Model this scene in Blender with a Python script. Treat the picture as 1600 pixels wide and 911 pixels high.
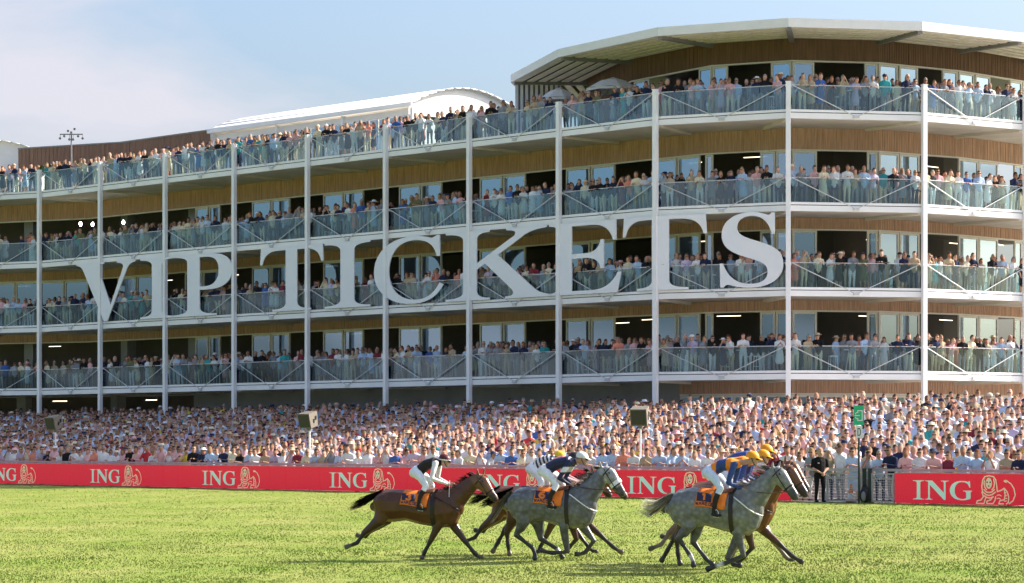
import bpy, bmesh, math, random
import numpy as np
from mathutils import Vector, Matrix
R = math.radians
random.seed(7); RNG = np.random.default_rng(7)
sc = bpy.context.scene
COL = sc.collection
for _o in list(bpy.data.objects):
    bpy.data.objects.remove(_o)

# ------------------------------------------------------------------ camera
F = 4300.0 / 1600.0            # focal length over image width
CAMZ = 2.0
cam_d = bpy.data.cameras.new('camera'); cam = bpy.data.objects.new('camera', cam_d); COL.objects.link(cam)
cam.location = (0, 0, CAMZ); cam.rotation_euler = (R(90), 0, 0)
cam_d.sensor_width = 36.0; cam_d.lens = 36.0 * F; cam_d.shift_y = 237.5 / 1600.0
cam_d.clip_start = 0.5; cam_d.clip_end = 6000
sc.camera = cam

# ------------------------------------------------------------------ sky, sun, exposure
SUN_EL, SUN_AZ = 35.0, 75.0    # degrees; azimuth from +Y towards +X
world = bpy.data.worlds.new('World'); sc.world = world; world.use_nodes = True
nt = world.node_tree; nt.nodes.clear()
def wn(t, **k):
    n = nt.nodes.new(t)
    for a, b in k.items(): setattr(n, a, b)
    return n
sky = wn('ShaderNodeTexSky', sky_type='NISHITA'); sky.sun_disc = False
sky.sun_elevation = R(SUN_EL); sky.sun_rotation = R(SUN_AZ)
sky.air_density = 1.0; sky.dust_density = 5.0; sky.ozone_density = 4.0; sky.altitude = 50
tc = wn('ShaderNodeTexCoord'); mp = wn('ShaderNodeMapping'); mp.inputs['Scale'].default_value = (5.0, 5.0, 17.0)
mp.inputs['Rotation'].default_value = (0.0, 0.10, 0.0); mp.inputs['Location'].default_value = (-5.737, 2.906, -2.978)
no = wn('ShaderNodeTexNoise'); no.inputs['Scale'].default_value = 1.0; no.inputs['Detail'].default_value = 7; no.inputs['Roughness'].default_value = 0.52; no.inputs['Distortion'].default_value = 0.35
cr = wn('ShaderNodeValToRGB'); cr.color_ramp.elements[0].position = 0.47; cr.color_ramp.elements[1].position = 0.68
cr.color_ramp.elements[0].color = (0, 0, 0, 1); cr.color_ramp.elements[1].color = (0.85, 0.85, 0.85, 1)
mx = wn('ShaderNodeMixRGB'); mx.inputs['Color2'].default_value = (3.0, 2.92, 3.2, 1)
bg = wn('ShaderNodeBackground'); bg.inputs['Strength'].default_value = 0.13
out = wn('ShaderNodeOutputWorld'); L = nt.links.new
L(tc.outputs['Generated'], mp.inputs['Vector']); L(mp.outputs['Vector'], no.inputs['Vector']); L(no.outputs['Fac'], cr.inputs['Fac'])
L(cr.outputs['Color'], mx.inputs['Fac']); L(sky.outputs['Color'], mx.inputs['Color1']); L(mx.outputs['Color'], bg.inputs['Color']); L(bg.outputs['Background'], out.inputs['Surface'])
sun_d = bpy.data.lights.new('sun', 'SUN'); sun = bpy.data.objects.new('sun', sun_d); COL.objects.link(sun)
sun_d.energy = 5.0; sun_d.angle = R(0.55); sun_d.color = (1.0, 0.90, 0.76)
_s = Vector((math.sin(R(SUN_AZ)) * math.cos(R(SUN_EL)), math.cos(R(SUN_AZ)) * math.cos(R(SUN_EL)), math.sin(R(SUN_EL))))
sun.rotation_euler = _s.to_track_quat('Z', 'Y').to_euler(); sun.location = (60, 60, 80)
sc.view_settings.view_transform = 'Standard'; sc.view_settings.look = 'None'
sc.view_settings.gamma = 1.0; sc.view_settings.exposure = 1.1; sc.view_settings.use_curve_mapping = False
sc.cycles.max_bounces = 5; sc.cycles.transparent_max_bounces = 9; sc.cycles.use_adaptive_sampling = True; sc.cycles.adaptive_threshold = 0.03; sc.cycles.sample_clamp_indirect = 4.0
sc.cycles.use_denoising = True

# ------------------------------------------------------------------ materials
def mat(name, col, rough=0.6, var=0.12, scale=3.0, metal=0.0, bump=0.0, emit=None, spec=0.4, stretch=None, attr=False, coat=0.0):
    m = bpy.data.materials.new(name); m.use_nodes = True; t = m.node_tree; n = t.nodes; b = n['Principled BSDF']
    b.inputs['Roughness'].default_value = rough; b.inputs['Metallic'].default_value = metal; b.inputs['Specular IOR Level'].default_value = spec
    if coat: b.inputs['Coat Weight'].default_value = coat
    c = n.new('ShaderNodeTexCoord'); mpn = n.new('ShaderNodeMapping'); nz = n.new('ShaderNodeTexNoise')
    nz.inputs['Scale'].default_value = scale; nz.inputs['Detail'].default_value = 6; nz.inputs['Roughness'].default_value = 0.6
    if stretch: mpn.inputs['Scale'].default_value = stretch
    t.links.new(c.outputs['Object'], mpn.inputs['Vector']); t.links.new(mpn.outputs['Vector'], nz.inputs['Vector'])
    mr = n.new('ShaderNodeMapRange'); mr.inputs['From Min'].default_value = 0.25; mr.inputs['From Max'].default_value = 0.75
    mr.inputs['To Min'].default_value = 1 - var; mr.inputs['To Max'].default_value = 1 + var
    t.links.new(nz.outputs['Fac'], mr.inputs['Value'])
    mul = n.new('ShaderNodeVectorMath'); mul.operation = 'SCALE'
    if attr:
        a = n.new('ShaderNodeAttribute'); a.attribute_name = 'Col'; t.links.new(a.outputs['Color'], mul.inputs[0])
    else:
        mul.inputs[0].default_value = col[:3]
    t.links.new(mr.outputs['Result'], mul.inputs['Scale']); t.links.new(mul.outputs['Vector'], b.inputs['Base Color'])
    if bump:
        bp = n.new('ShaderNodeBump'); bp.inputs['Strength'].default_value = bump; bp.inputs['Distance'].default_value = 0.02
        t.links.new(nz.outputs['Fac'], bp.inputs['Height']); t.links.new(bp.outputs['Normal'], b.inputs['Normal'])
    if emit:
        t.links.new(mul.outputs['Vector'], b.inputs['Emission Color']); b.inputs['Emission Strength'].default_value = emit
    return m
def glass(name, tint, gloss_col, base, rough=0.02, extra=0.6):
    m = bpy.data.materials.new(name); m.use_nodes = True; t = m.node_tree; n = t.nodes; n.clear()
    o = n.new('ShaderNodeOutputMaterial'); tr = n.new('ShaderNodeBsdfTransparent'); tr.inputs['Color'].default_value = (*tint, 1)
    gl = n.new('ShaderNodeBsdfGlossy'); gl.inputs['Color'].default_value = (*gloss_col, 1); gl.inputs['Roughness'].default_value = rough
    lw = n.new('ShaderNodeLayerWeight'); lw.inputs['Blend'].default_value = 0.5; fr = n.new('ShaderNodeMath'); fr.operation = 'POWER'; fr.inputs[1].default_value = 4.0; t.links.new(lw.outputs['Facing'], fr.inputs[0])
    ma = n.new('ShaderNodeMath'); ma.operation = 'MULTIPLY_ADD'; ma.inputs[1].default_value = extra; ma.inputs[2].default_value = base; ma.use_clamp = True
    mi = n.new('ShaderNodeMixShader'); k = t.links.new
    k(fr.outputs[0], ma.inputs[0]); k(ma.outputs[0], mi.inputs['Fac']); k(tr.outputs[0], mi.inputs[1]); k(gl.outputs[0], mi.inputs[2]); k(mi.outputs[0], o.inputs['Surface'])
    return m
M = {}
M['white'] = mat('white_steel_paint', (0.87, 0.87, 0.89), 0.45, 0.05, 0.8)
M['beam'] = mat('white_fascia_paint', (0.87, 0.87, 0.88), 0.5, 0.06, 0.7)
M['letter'] = mat('pale_grey_sign_panel', (0.83, 0.845, 0.89), 0.55, 0.02, 0.5)
M['shadowgap'] = mat('dark_steel', (0.05, 0.05, 0.055), 0.6, 0.1)
M['rod'] = mat('galvanised_rod', (0.58, 0.59, 0.61), 0.4, 0.05)
M['conc'] = mat('concrete', (0.62, 0.58, 0.53), 0.9, 0.16, 0.6, bump=0.2)
M['concd'] = mat('grey_concrete_wall', (0.34, 0.345, 0.36), 0.9, 0.14, 0.8, bump=0.2)
M['paving'] = mat('terrace_concrete', (0.42, 0.39, 0.36), 0.95, 0.2, 0.5)
M['wood'] = mat('larch_cladding', (0.56, 0.365, 0.265), 0.75, 0.38, 2.2, stretch=(6, 6, 0.35))
M['wooddark'] = mat('weathered_wood_cladding', (0.21, 0.125, 0.085), 0.8, 0.34, 2.0, stretch=(5, 5, 0.3))
M['frame'] = mat('cream_window_frame', (0.78, 0.75, 0.69), 0.5, 0.05)
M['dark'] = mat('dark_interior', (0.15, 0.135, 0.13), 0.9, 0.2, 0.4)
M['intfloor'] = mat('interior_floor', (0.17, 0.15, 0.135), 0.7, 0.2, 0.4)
M['slat'] = mat('canopy_timber_slat', (0.80, 0.75, 0.64), 0.7, 0.18, 3)
M['roofwhite'] = mat('white_roof_edge', (0.78, 0.78, 0.79), 0.5, 0.04)
M['tent'] = mat('white_tent_membrane', (0.82, 0.81, 0.80), 0.55, 0.03, 0.4)
M['greymetal'] = mat('grey_metal', (0.22, 0.22, 0.23), 0.5, 0.1)
M['pane'] = glass('window_glass', (0.35, 0.42, 0.44), (0.46, 0.62, 0.74), 0.52, 0.03)
M['balglass'] = glass('balustrade_glass', (0.76, 0.85, 0.865), (0.80, 0.93, 1.0), 0.075, 0.015, 0.30)
def rim_glass():
    m = M['balglass']; return m
M['light'] = mat('lit_strip_light', (1.0, 0.86, 0.62), 0.5, 0.0, emit=1.8)
M['flood'] = mat('lit_floodlamp', (1.0, 0.93, 0.80), 0.5, 0.0, emit=26.0)
M['red'] = mat('red_led_board', (0.56, 0.012, 0.030), 0.5, 0.24, 26.0, emit=0.30)
M['mint'] = mat('mint_led_lettering', (0.42, 0.66, 0.52), 0.5, 0.10, 24.0, emit=0.18)
M['cream'] = mat('cream_led_emblem', (0.66, 0.56, 0.36), 0.5, 0.10, 24.0, emit=0.16)
M['rail'] = mat('grey_rail', (0.42, 0.40, 0.39), 0.5, 0.12, 2)
M['cloth'] = mat('people', (1, 1, 1), 0.85, 0.10, 14.0, attr=True, spec=0.15)
M['coat'] = mat('horse_coat', (1, 1, 1), 0.33, 0.30, 4.0, attr=True, spec=0.5, bump=0.55)
M['hairs'] = mat('horse_hair', (1, 1, 1), 0.6, 0.25, 12.0, attr=True, spec=0.25)
M['silk'] = mat('jockey_silks', (1, 1, 1), 0.55, 0.12, 11.0, attr=True, spec=0.3, bump=1.0)
M['leather'] = mat('black_leather', (0.018, 0.014, 0.012), 0.4, 0.2, 8)
M['brownleather'] = mat('brown_leather', (0.10, 0.035, 0.018), 0.45, 0.2, 8)
M['orange'] = mat('orange_cloth', (0.80, 0.20, 0.02), 0.7, 0.1, 9)
M['navy'] = mat('navy_cloth', (0.018, 0.022, 0.07), 0.7, 0.1, 9)
M['plainwhite'] = mat('white_cloth', (0.80, 0.80, 0.80), 0.6, 0.05)
M['black'] = mat('black_plastic', (0.012, 0.012, 0.013), 0.35, 0.1)
M['green'] = mat('green_sign', (0.02, 0.46, 0.24), 0.4, 0.04)
M['darkgreen'] = mat('dark_green_paint', (0.02, 0.04, 0.03), 0.5, 0.15)
M['parasol'] = mat('grey_parasol_canvas', (0.66, 0.64, 0.62), 0.8, 0.08)
M['speaker'] = mat('beige_speaker_case', (0.18, 0.16, 0.13), 0.6, 0.08)
M['grille'] = mat('speaker_grille', (0.05, 0.05, 0.04), 0.6, 0.3, 30)
M['leaf'] = mat('shrub_leaves', (0.06, 0.10, 0.03), 0.6, 0.3, 10)
# dapple grey coat: patches follow the coat itself
_m = M['coat'].copy(); _m.name = 'dapple_grey_coat'; _t = _m.node_tree; _n = _t.nodes
_v = _n.new('ShaderNodeTexVoronoi'); _v.inputs['Scale'].default_value = 10.5; _c = _n.new('ShaderNodeTexCoord'); _t.links.new(_c.outputs['Object'], _v.inputs['Vector'])
_r = _n.new('ShaderNodeMapRange'); _r.inputs['From Min'].default_value = 0.1; _r.inputs['From Max'].default_value = 0.75; _r.inputs['To Min'].default_value = 1.30; _r.inputs['To Max'].default_value = 0.74
_t.links.new(_v.outputs['Distance'], _r.inputs['Value'])
_mu = _n.new('ShaderNodeVectorMath'); _mu.operation = 'SCALE'; _b = _n['Principled BSDF']; _src = _b.inputs['Base Color'].links[0].from_socket
_t.links.new(_src, _mu.inputs[0]); _t.links.new(_r.outputs['Result'], _mu.inputs['Scale']); _t.links.new(_mu.outputs['Vector'], _b.inputs['Base Color'])
M['dapple'] = _m

# ------------------------------------------------------------------ object helpers
def link(name, me, m=None, parent=None):
    o = bpy.data.objects.new(name, me); COL.objects.link(o)
    if m is not None and me is not None and len(me.materials) == 0: me.materials.append(m)
    if parent is not None: o.parent = parent
    return o
def tag(o, label=None, cat=None, group=None, kind=None):
    if label: o['label'] = label
    if cat: o['category'] = cat
    if group: o['group'] = group
    if kind: o['kind'] = kind
    return o
def empty(name, loc=(0, 0, 0), rz=0.0):
    o = bpy.data.objects.new(name, None); COL.objects.link(o); o.location = loc; o.rotation_euler = (0, 0, rz); o.empty_display_size = 0.2
    return o
def npmesh(name, v, f, col=None, smooth=True):
    me = bpy.data.meshes.new(name); v = np.asarray(v, np.float32)
    if isinstance(f, np.ndarray):
        nf, k = f.shape
        me.vertices.add(len(v)); me.vertices.foreach_set('co', v.ravel())
        me.loops.add(nf * k); me.loops.foreach_set('vertex_index', f.astype(np.int32).ravel())
        me.polygons.add(nf); me.polygons.foreach_set('loop_start', np.arange(0, nf * k, k, dtype=np.int32))
        me.update(calc_edges=True)
    else:
        me.from_pydata(v.tolist(), [], f)
    if smooth: me.polygons.foreach_set('use_smooth', np.ones(len(me.polygons), bool))
    if col is not None:
        a = me.color_attributes.new('Col', 'FLOAT_COLOR', 'POINT'); c = np.ones((len(v), 4), np.float32); c[:, :3] = col
        a.data.foreach_set('color', c.ravel())
    me.update()
    return me
class MB:
    def __init__(s): s.v = []; s.f = []
    def hexa(s, p):   # 8 points: bottom ring 4, top ring 4
        n = len(s.v); s.v += [tuple(q) for q in p]
        s.f += [(n+3, n+2, n+1, n), (n+4, n+5, n+6, n+7)] + [(n+i, n+(i+1) % 4, n+4+(i+1) % 4, n+4+i) for i in range(4)]
        return s
    def box(s, x0, x1, y0, y1, z0, z1):
        return s.hexa([(x0, y0, z0), (x1, y0, z0), (x1, y1, z0), (x0, y1, z0), (x0, y0, z1), (x1, y0, z1), (x1, y1, z1), (x0, y1, z1)])
    def fb(s, fr, u0, u1, v0, v1, z0, z1):
        P = lambda u, v, z: (fr[0][0] + fr[1][0]*u + fr[2][0]*v, fr[0][1] + fr[1][1]*u + fr[2][1]*v, z)
        return s.hexa([P(u0, v0, z0), P(u1, v0, z0), P(u1, v1, z0), P(u0, v1, z0), P(u0, v0, z1), P(u1, v0, z1), P(u1, v1, z1), P(u0, v1, z1)])
    def prism(s, poly, z0, z1):
        n = len(s.v); k = len(poly); s.v += [(p[0], p[1], z0) for p in poly] + [(p[0], p[1], z1) for p in poly]
        s.f += [tuple(range(n+k-1, n-1, -1)), tuple(range(n+k, n+2*k))] + [(n+i, n+(i+1) % k, n+k+(i+1) % k, n+k+i) for i in range(k)]
        return s
    def tube(s, a, b, r0, r1=None, seg=8, cap=True):
        a = Vector(a); b = Vector(b); r1 = r0 if r1 is None else r1
        q = (b-a).to_track_quat('Z', 'Y'); n = len(s.v)
        for p, r in ((a, r0), (b, r1)):
            for i in range(seg):
                t = 2*math.pi*i/seg; s.v.append(tuple(p + q @ Vector((r*math.cos(t), r*math.sin(t), 0))))
        s.f += [(n+i, n+(i+1) % seg, n+seg+(i+1) % seg, n+seg+i) for i in range(seg)]
        if cap: s.f += [tuple(range(n+seg-1, n-1, -1)), tuple(range(n+seg, n+2*seg))]
        return s
    def path(s, pts, r, seg=6):
        for a, b in zip(pts[:-1], pts[1:]): s.tube(a, b, r, r, seg)
        return s
    def quad(s, a, b, c, d):
        n = len(s.v); s.v += [tuple(a), tuple(b), tuple(c), tuple(d)]; s.f.append((n, n+1, n+2, n+3)); return s
    def ball(s, c, r, seg=10, rings=7):
        n = len(s.v); rr = r if isinstance(r, tuple) else (r, r, r)
        for i in range(1, rings):
            t = math.pi*i/rings
            for j in range(seg):
                p = 2*math.pi*j/seg; s.v.append((c[0]+rr[0]*math.sin(t)*math.cos(p), c[1]+rr[1]*math.sin(t)*math.sin(p), c[2]+rr[2]*math.cos(t)))
        a = len(s.v); s.v += [(c[0], c[1], c[2]+rr[2]), (c[0], c[1], c[2]-rr[2])]
        for i in range(rings-2):
            for j in range(seg):
                s.f.append((n+i*seg+j, n+(i+1)*seg+j, n+(i+1)*seg+(j+1) % seg, n+i*seg+(j+1) % seg))
        for j in range(seg):
            s.f.append((a, n+j, n+(j+1) % seg)); s.f.append((a+1, n+(rings-2)*seg+(j+1) % seg, n+(rings-2)*seg+j))
        return s
    def mesh(s, name, smooth=False):
        me = bpy.data.meshes.new(name); me.from_pydata(s.v, [], s.f)
        if smooth: me.polygons.foreach_set('use_smooth', np.ones(len(me.polygons), bool))
        me.update(); return me
    def build(s, name, m, parent=None, smooth=False):
        return link(name, s.mesh(name, smooth), m, parent)
def copy_tree(o, parent=None):
    c = o.copy(); COL.objects.link(c)
    if parent is not None: c.parent = parent
    for ch in list(o.children): copy_tree(ch, c)
    return c

# ------------------------------------------------------------------ site lines (plan, metres)
CP = [(-42.8, 180.0), (-36.06, 178.8)] + [(-30.04+4.6525*k, 175.7-4.9875*k) for k in range(9)] + [(13.34, 132.8), (19.98, 134.0), (25.56, 137.7), (30.36, 142.5), (33.5, 148.5)]
CP = np.array(CP); K0 = 2              # CP[k + K0] is column k
def offset(P, d):
    P = np.asarray(P, float); N = []
    for i in range(len(P)-1):
        t = P[i+1]-P[i]; t = t/np.linalg.norm(t); N.append(np.array([-t[1], t[0]]))
    res = []
    for i in range(len(P)):
        if i == 0: m = N[0]
        elif i == len(P)-1: m = N[-1]
        else:
            m = N[i-1]+N[i]; m = m/np.linalg.norm(m); m = m/np.dot(m, N[i])
        res.append(P[i]+m*d)
    return np.array(res)
def frame(a, b):
    a = np.asarray(a, float); t = np.asarray(b, float)-a; ln = np.linalg.norm(t); t = t/ln
    return (a, t, np.array([-t[1], t[0]])), ln
def at(P, t):      # point on a polyline at column parameter t
    i = min(max(int(math.floor(t))+K0, 0), len(P)-2); s = t+K0-i
    return P[i]+(P[i+1]-P[i])*s
BL0 = np.array([-25.5, 137.0]); BLD = np.array([41.8, -49.2]); BLD = BLD/np.linalg.norm(BLD); BLN = np.array([-BLD[1], BLD[0]])   # board line, BLN points to the stand
def bl(u, s, z=None):
    p = BL0+BLD*u+BLN*s
    return p if z is None else (p[0], p[1], z)
def bl_us(p):
    d = np.asarray(p)-BL0; return float(d@BLD), float(d@BLN)
def ground_z(x, y):
    d = (np.asarray(x)-BL0[0])*BLN[0]+(np.asarray(y)-BL0[1])*BLN[1]
    return -0.0187*np.clip(-d-0.5, 0, 70)
ZL = {1: 5.10, 2: 9.12, 3: 13.23, 4: 17.70}
TOPG = 2.4
def terr_z(s): return np.clip((s-0.8)/22.0, 0, 1)*TOPG
def px(p):        # where a point falls in the 1600-wide picture
    return 800+4300*p[0]/p[1], 693-4300*(p[2]-CAMZ)/p[1]
# ------------------------------------------------------------------ ground
def make_ground():
    m = bpy.data.materials.new('racecourse_grass'); m.use_nodes = True; t = m.node_tree; n = t.nodes; b = n['Principled BSDF']; k = t.links.new
    b.inputs['Roughness'].default_value = 0.9; b.inputs['Specular IOR Level'].default_value = 0.1
    c = n.new('ShaderNodeTexCoord')
    def nz(s, d=5, r=0.6):
        q = n.new('ShaderNodeTexNoise'); q.inputs['Scale'].default_value = s; q.inputs['Detail'].default_value = d; q.inputs['Roughness'].default_value = r; k(c.outputs['Object'], q.inputs['Vector']); return q
    a = nz(0.35, 6, 0.65); f = nz(3.5, 8, 0.75)
    r1 = n.new('ShaderNodeValToRGB'); r1.color_ramp.elements[0].position = 0.35; r1.color_ramp.elements[1].position = 0.68
    r1.color_ramp.elements[0].color = (0.168, 0.240, 0.038, 1); r1.color_ramp.elements[1].color = (0.285, 0.295, 0.092, 1)
    r2 = n.new('ShaderNodeValToRGB'); r2.color_ramp.elements[0].position = 0.36; r2.color_ramp.elements[1].position = 0.66
    r2.color_ramp.elements[0].color = (0.86, 0.87, 0.84, 1); r2.color_ramp.elements[1].color = (1.14, 1.12, 1.08, 1)
    mx = n.new('ShaderNodeMixRGB'); mx.blend_type = 'MULTIPLY'; mx.inputs['Fac'].default_value = 0.75
    k(a.outputs['Fac'], r1.inputs['Fac']); k(f.outputs['Fac'], r2.inputs['Fac']); k(r1.outputs['Color'], mx.inputs['Color1']); k(r2.outputs['Color'], mx.inputs['Color2']); k(mx.outputs['Color'], b.inputs['Base Color'])
    bp = n.new('ShaderNodeBump'); bp.inputs['Strength'].default_value = 0.7; bp.inputs['Distance'].default_value = 0.06; k(f.outputs['Fac'], bp.inputs['Height']); k(bp.outputs['Normal'], b.inputs['Normal'])
    M['grass'] = m
    xs = np.concatenate([[-3000, -900, -300, -120], np.linspace(-60, 60, 81), [120, 300, 900, 3000]])
    ys = np.concatenate([[-600, -100, 0, 25], np.linspace(35, 165, 105), [200, 260, 400, 900, 3000]])
    X, Y = np.meshgrid(xs, ys); Z = ground_z(X, Y)
    near = (np.abs(X) < 61) & (Y > 30) & (Y < 166)
    Z = Z + np.where(near, 0.025*np.sin(X*0.9+Y*0.37)*np.sin(Y*0.6-X*0.21), 0)
    d = (X-BL0[0])*BLN[0]+(Y-BL0[1])*BLN[1]; Z = np.where(d > -1.0, np.minimum(Z, 0)-np.clip(d+1.0, 0, 1)*0.03, Z)
    nx, ny = len(xs), len(ys); i = np.arange(nx*ny).reshape(ny, nx)
    f4 = np.stack([i[:-1, :-1], i[:-1, 1:], i[1:, 1:], i[1:, :-1]], -1).reshape(-1, 4)
    g = link('grass_field', npmesh('grass_field', np.stack([X, Y, Z], -1).reshape(-1, 3), f4), m); tag(g, 'green and straw-coloured racecourse turf in front of the stand', 'turf', kind='structure')
    # blades, where the picture can tell them
    N = 250000
    tab = RNG.uniform(0, 1, (257, 257))
    def vn(x, y, sc):
        u = np.mod(x*sc+1000, 256); w = np.mod(y*sc+1000, 256); i = u.astype(int); j = w.astype(int); fu = u-i; fw = w-j; fu = fu*fu*(3-2*fu); fw = fw*fw*(3-2*fw)
        return (tab[i, j]*(1-fu)+tab[i+1, j]*fu)*(1-fw)+(tab[i, j+1]*(1-fu)+tab[i+1, j+1]*fu)*fw
    zz = RNG.uniform(0, 1, N); y = 46/(1-zz*0.665); x = RNG.uniform(-1, 1, N)*(0.192*y+2.5)
    ok = ((x-BL0[0])*BLN[0]+(y-BL0[1])*BLN[1]) < -0.12
    x = x[ok]; y = y[ok]; N = len(x); z = ground_z(x, y)+0.025*np.sin(x*0.9+y*0.37)*np.sin(y*0.6-x*0.21)-0.006
    cl = np.sin(x*2.1+1.3*np.sin(y*1.7))*np.sin(y*1.45+1.1*np.sin(x*2.3))+0.6*np.sin(x*5.3+y*3.1)*np.sin(y*4.7-x*1.9)
    h = (0.022+0.010*cl+RNG.uniform(0, 0.022, N)).clip(0.012, 0.06); w = RNG.uniform(0.010, 0.020, N)
    a = RNG.uniform(0, 6.283, N); lx = RNG.normal(0, 0.5, N)*h; ly = RNG.normal(0, 0.5, N)*h
    ca, sa = np.cos(a)*w, np.sin(a)*w
    v = np.stack([np.stack([x-ca, y-sa, z], -1), np.stack([x+ca, y+sa, z], -1), np.stack([x+lx, y+ly, z+h], -1)], 1).reshape(-1, 3)
    base = np.array([0.170, 0.248, 0.044]); dry = np.array([0.265, 0.270, 0.092]); dark = np.array([0.122, 0.198, 0.030])
    big = 0.45*vn(x, y, 0.16)+0.35*vn(x+37, y, 0.55)+0.20*vn(x, y+91, 1.6)
    q = np.clip((big-0.36)*2.3+0.008*x+RNG.normal(0, 0.09, N), 0, 1)[:, None]
    dk = np.clip((vn(x+11, y+5, 0.8)*0.6+vn(x, y, 2.6)*0.4-0.56)*2.6+RNG.normal(0, 0.12, N), 0, 1)[:, None]
    c = (base*(1-q)+dry*q)*(1-dk)+dark*dk
    mb = mat('grass_blades', (1, 1, 1), 0.75, 0.1, 2.0, attr=True, spec=0.15)
    o = link('grass', npmesh('grass', v, np.arange(N*3).reshape(-1, 3), np.repeat(c, 3, 0)), mb); tag(o, 'short tufted grass blades covering the race track', 'grass', kind='stuff')
make_ground()
def make_terrace():
    b = MB(); s = 0.22; n = 26; w = 22.0/n
    for i in range(n+1):
        s0 = s+i*w; s1 = s0+w if i < n else 75.0; z = float(terr_z(s0+0.5)) if i < n else TOPG
        p = [bl(-70, s0), bl(110, s0), bl(110, s1), bl(-70, s1)]
        b.prism(p, -0.4, z)
    o = b.build('terrace', M['paving']); tag(o, 'stepped concrete viewing terrace under the crowd', 'terrace', kind='structure')
make_terrace()

# ------------------------------------------------------------------ grandstand
GS = empty('grandstand', (-30.0, 176.0, TOPG)); tag(GS, 'four-storey curved grandstand with white columns, glass balconies and timber cladding', 'grandstand')
bpy.context.view_layer.update(); GI = GS.matrix_world.inverted()
def gpart(mb, name, m, parent=None, smooth=False, kind=None):
    o = mb.build(name, m, GS if parent is None else parent, smooth)
    if parent is None: o.matrix_parent_inverse = GI
    if kind: o['kind'] = kind
    return o
NB = len(CP)-1
W42 = offset(CP, 4.2); IN9 = offset(CP, 9.0); IN88 = offset(CP, 8.8); OUT = offset(CP, -0.03)
def strip(mb, A, B, z0, z1, i0=0, i1=None):
    i1 = len(A) if i1 is None else i1
    mb.prism([tuple(p) for p in A[i0:i1]]+[tuple(p) for p in B[i0:i1][::-1]], z0, z1); return mb
IN05 = offset(CP, 0.10)
for lv in (1, 2, 3, 4):
    z = ZL[lv]
    b = MB()
    for i in range(NB): b.hexa([(*IN05[i], z+0.04), (*IN05[i+1], z+0.04), (*IN9[i+1], z+0.04), (*IN9[i], z+0.04), (*IN05[i], z+0.38), (*IN05[i+1], z+0.38), (*IN9[i+1], z+0.38), (*IN9[i], z+0.38)])
    gpart(b, 'floor_slab', M['conc'])
    if lv == 4:
        IN20 = offset(CP[:11], 21.0); b = MB()
        for i in range(10): b.hexa([(*IN9[i], z+0.035), (*IN9[i+1], z+0.035), (*IN20[i+1], z+0.035), (*IN20[i], z+0.035), (*IN9[i], z+0.375), (*IN9[i+1], z+0.375), (*IN20[i+1], z+0.375), (*IN20[i], z+0.375)])
        gpart(b, 'roof_deck', M['conc'])
    for i in range(NB):
        fr, ln = frame(CP[i], CP[i+1])
        b = MB(); b.fb(fr, 0.0, ln, -0.06, 0.10, z, z+0.27); gpart(b, 'fascia_beam', M['beam'])
        b = MB(); b.fb(fr, 0.0, ln, -0.03, 0.10, z+0.27, z+0.31); gpart(b, 'shadow_gap', M['shadowgap'])
        b = MB(); b.fb(fr, 0.0, ln, -0.07, 0.12, z+0.31, z+0.43); gpart(b, 'glass_shoe', M['beam'])
        # balustrade
        n = 5; g = (ln-0.36)/n
        for j in range(n):
            b = MB(); b.fb(fr, 0.18+g*j+0.012, 0.18+g*(j+1)-0.012, 0.0, 0.016, z+0.43, z+1.60); gpart(b, 'glass_pane', M['balglass'])
        b = MB(); b.fb(fr, 0.18, ln-0.18, -0.012, 0.028, z+1.60, z+1.635); gpart(b, 'handrail', M['rod'])
        # V of tie rods and its shoe
        P = lambda u, v, zz: (fr[0][0]+fr[1][0]*u+fr[2][0]*v, fr[0][1]+fr[1][1]*u+fr[2][1]*v, zz)
        for u0, u1 in ((0.14, ln/2-0.09), (ln-0.14, ln/2+0.09)):
            b = MB(); b.tube(P(u0, -0.11, z+1.60), P(u1, -0.11, z+0.16), 0.023, seg=6); gpart(b, 'tie_rod', M['rod'])
        b = MB(); b.fb(fr, ln/2-0.14, ln/2+0.14, -0.16, -0.061, z+0.06, z+0.19); gpart(b, 'rod_shoe', M['rod'])
        # soffit beam at the column
        b = MB(); b.fb(fr, -0.13, 0.13, 0.12, 4.1, z-0.10, z+0.037); gpart(b, 'soffit_beam', M['conc'])
for i in range(len(CP)):
    t0 = CP[min(i+1, NB)]-CP[max(i-1, 0)]; t0 = t0/np.linalg.norm(t0); nrm = np.array([-t0[1], t0[0]])
    fr = (CP[i]-nrm*0.05, t0, nrm)
    b = MB(); b.fb(fr, -0.115, 0.115, -0.25, -0.03, TOPG-0.1, ZL[4]+1.72); col = gpart(b, 'column', M['white'])
    b = MB()
    b.fb(fr, -0.135, 0.135, -0.27, 0.0, ZL[4]+1.72, ZL[4]+1.76); q = gpart(b, 'column_cap', M['white'], col)
    for lv in (1, 2, 3, 4):
        b = MB(); b.fb(fr, -0.135, 0.135, -0.265, 0.02, ZL[lv]+1.50, ZL[lv]+1.62); gpart(b, 'rod_bracket', M['white'], col)

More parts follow.
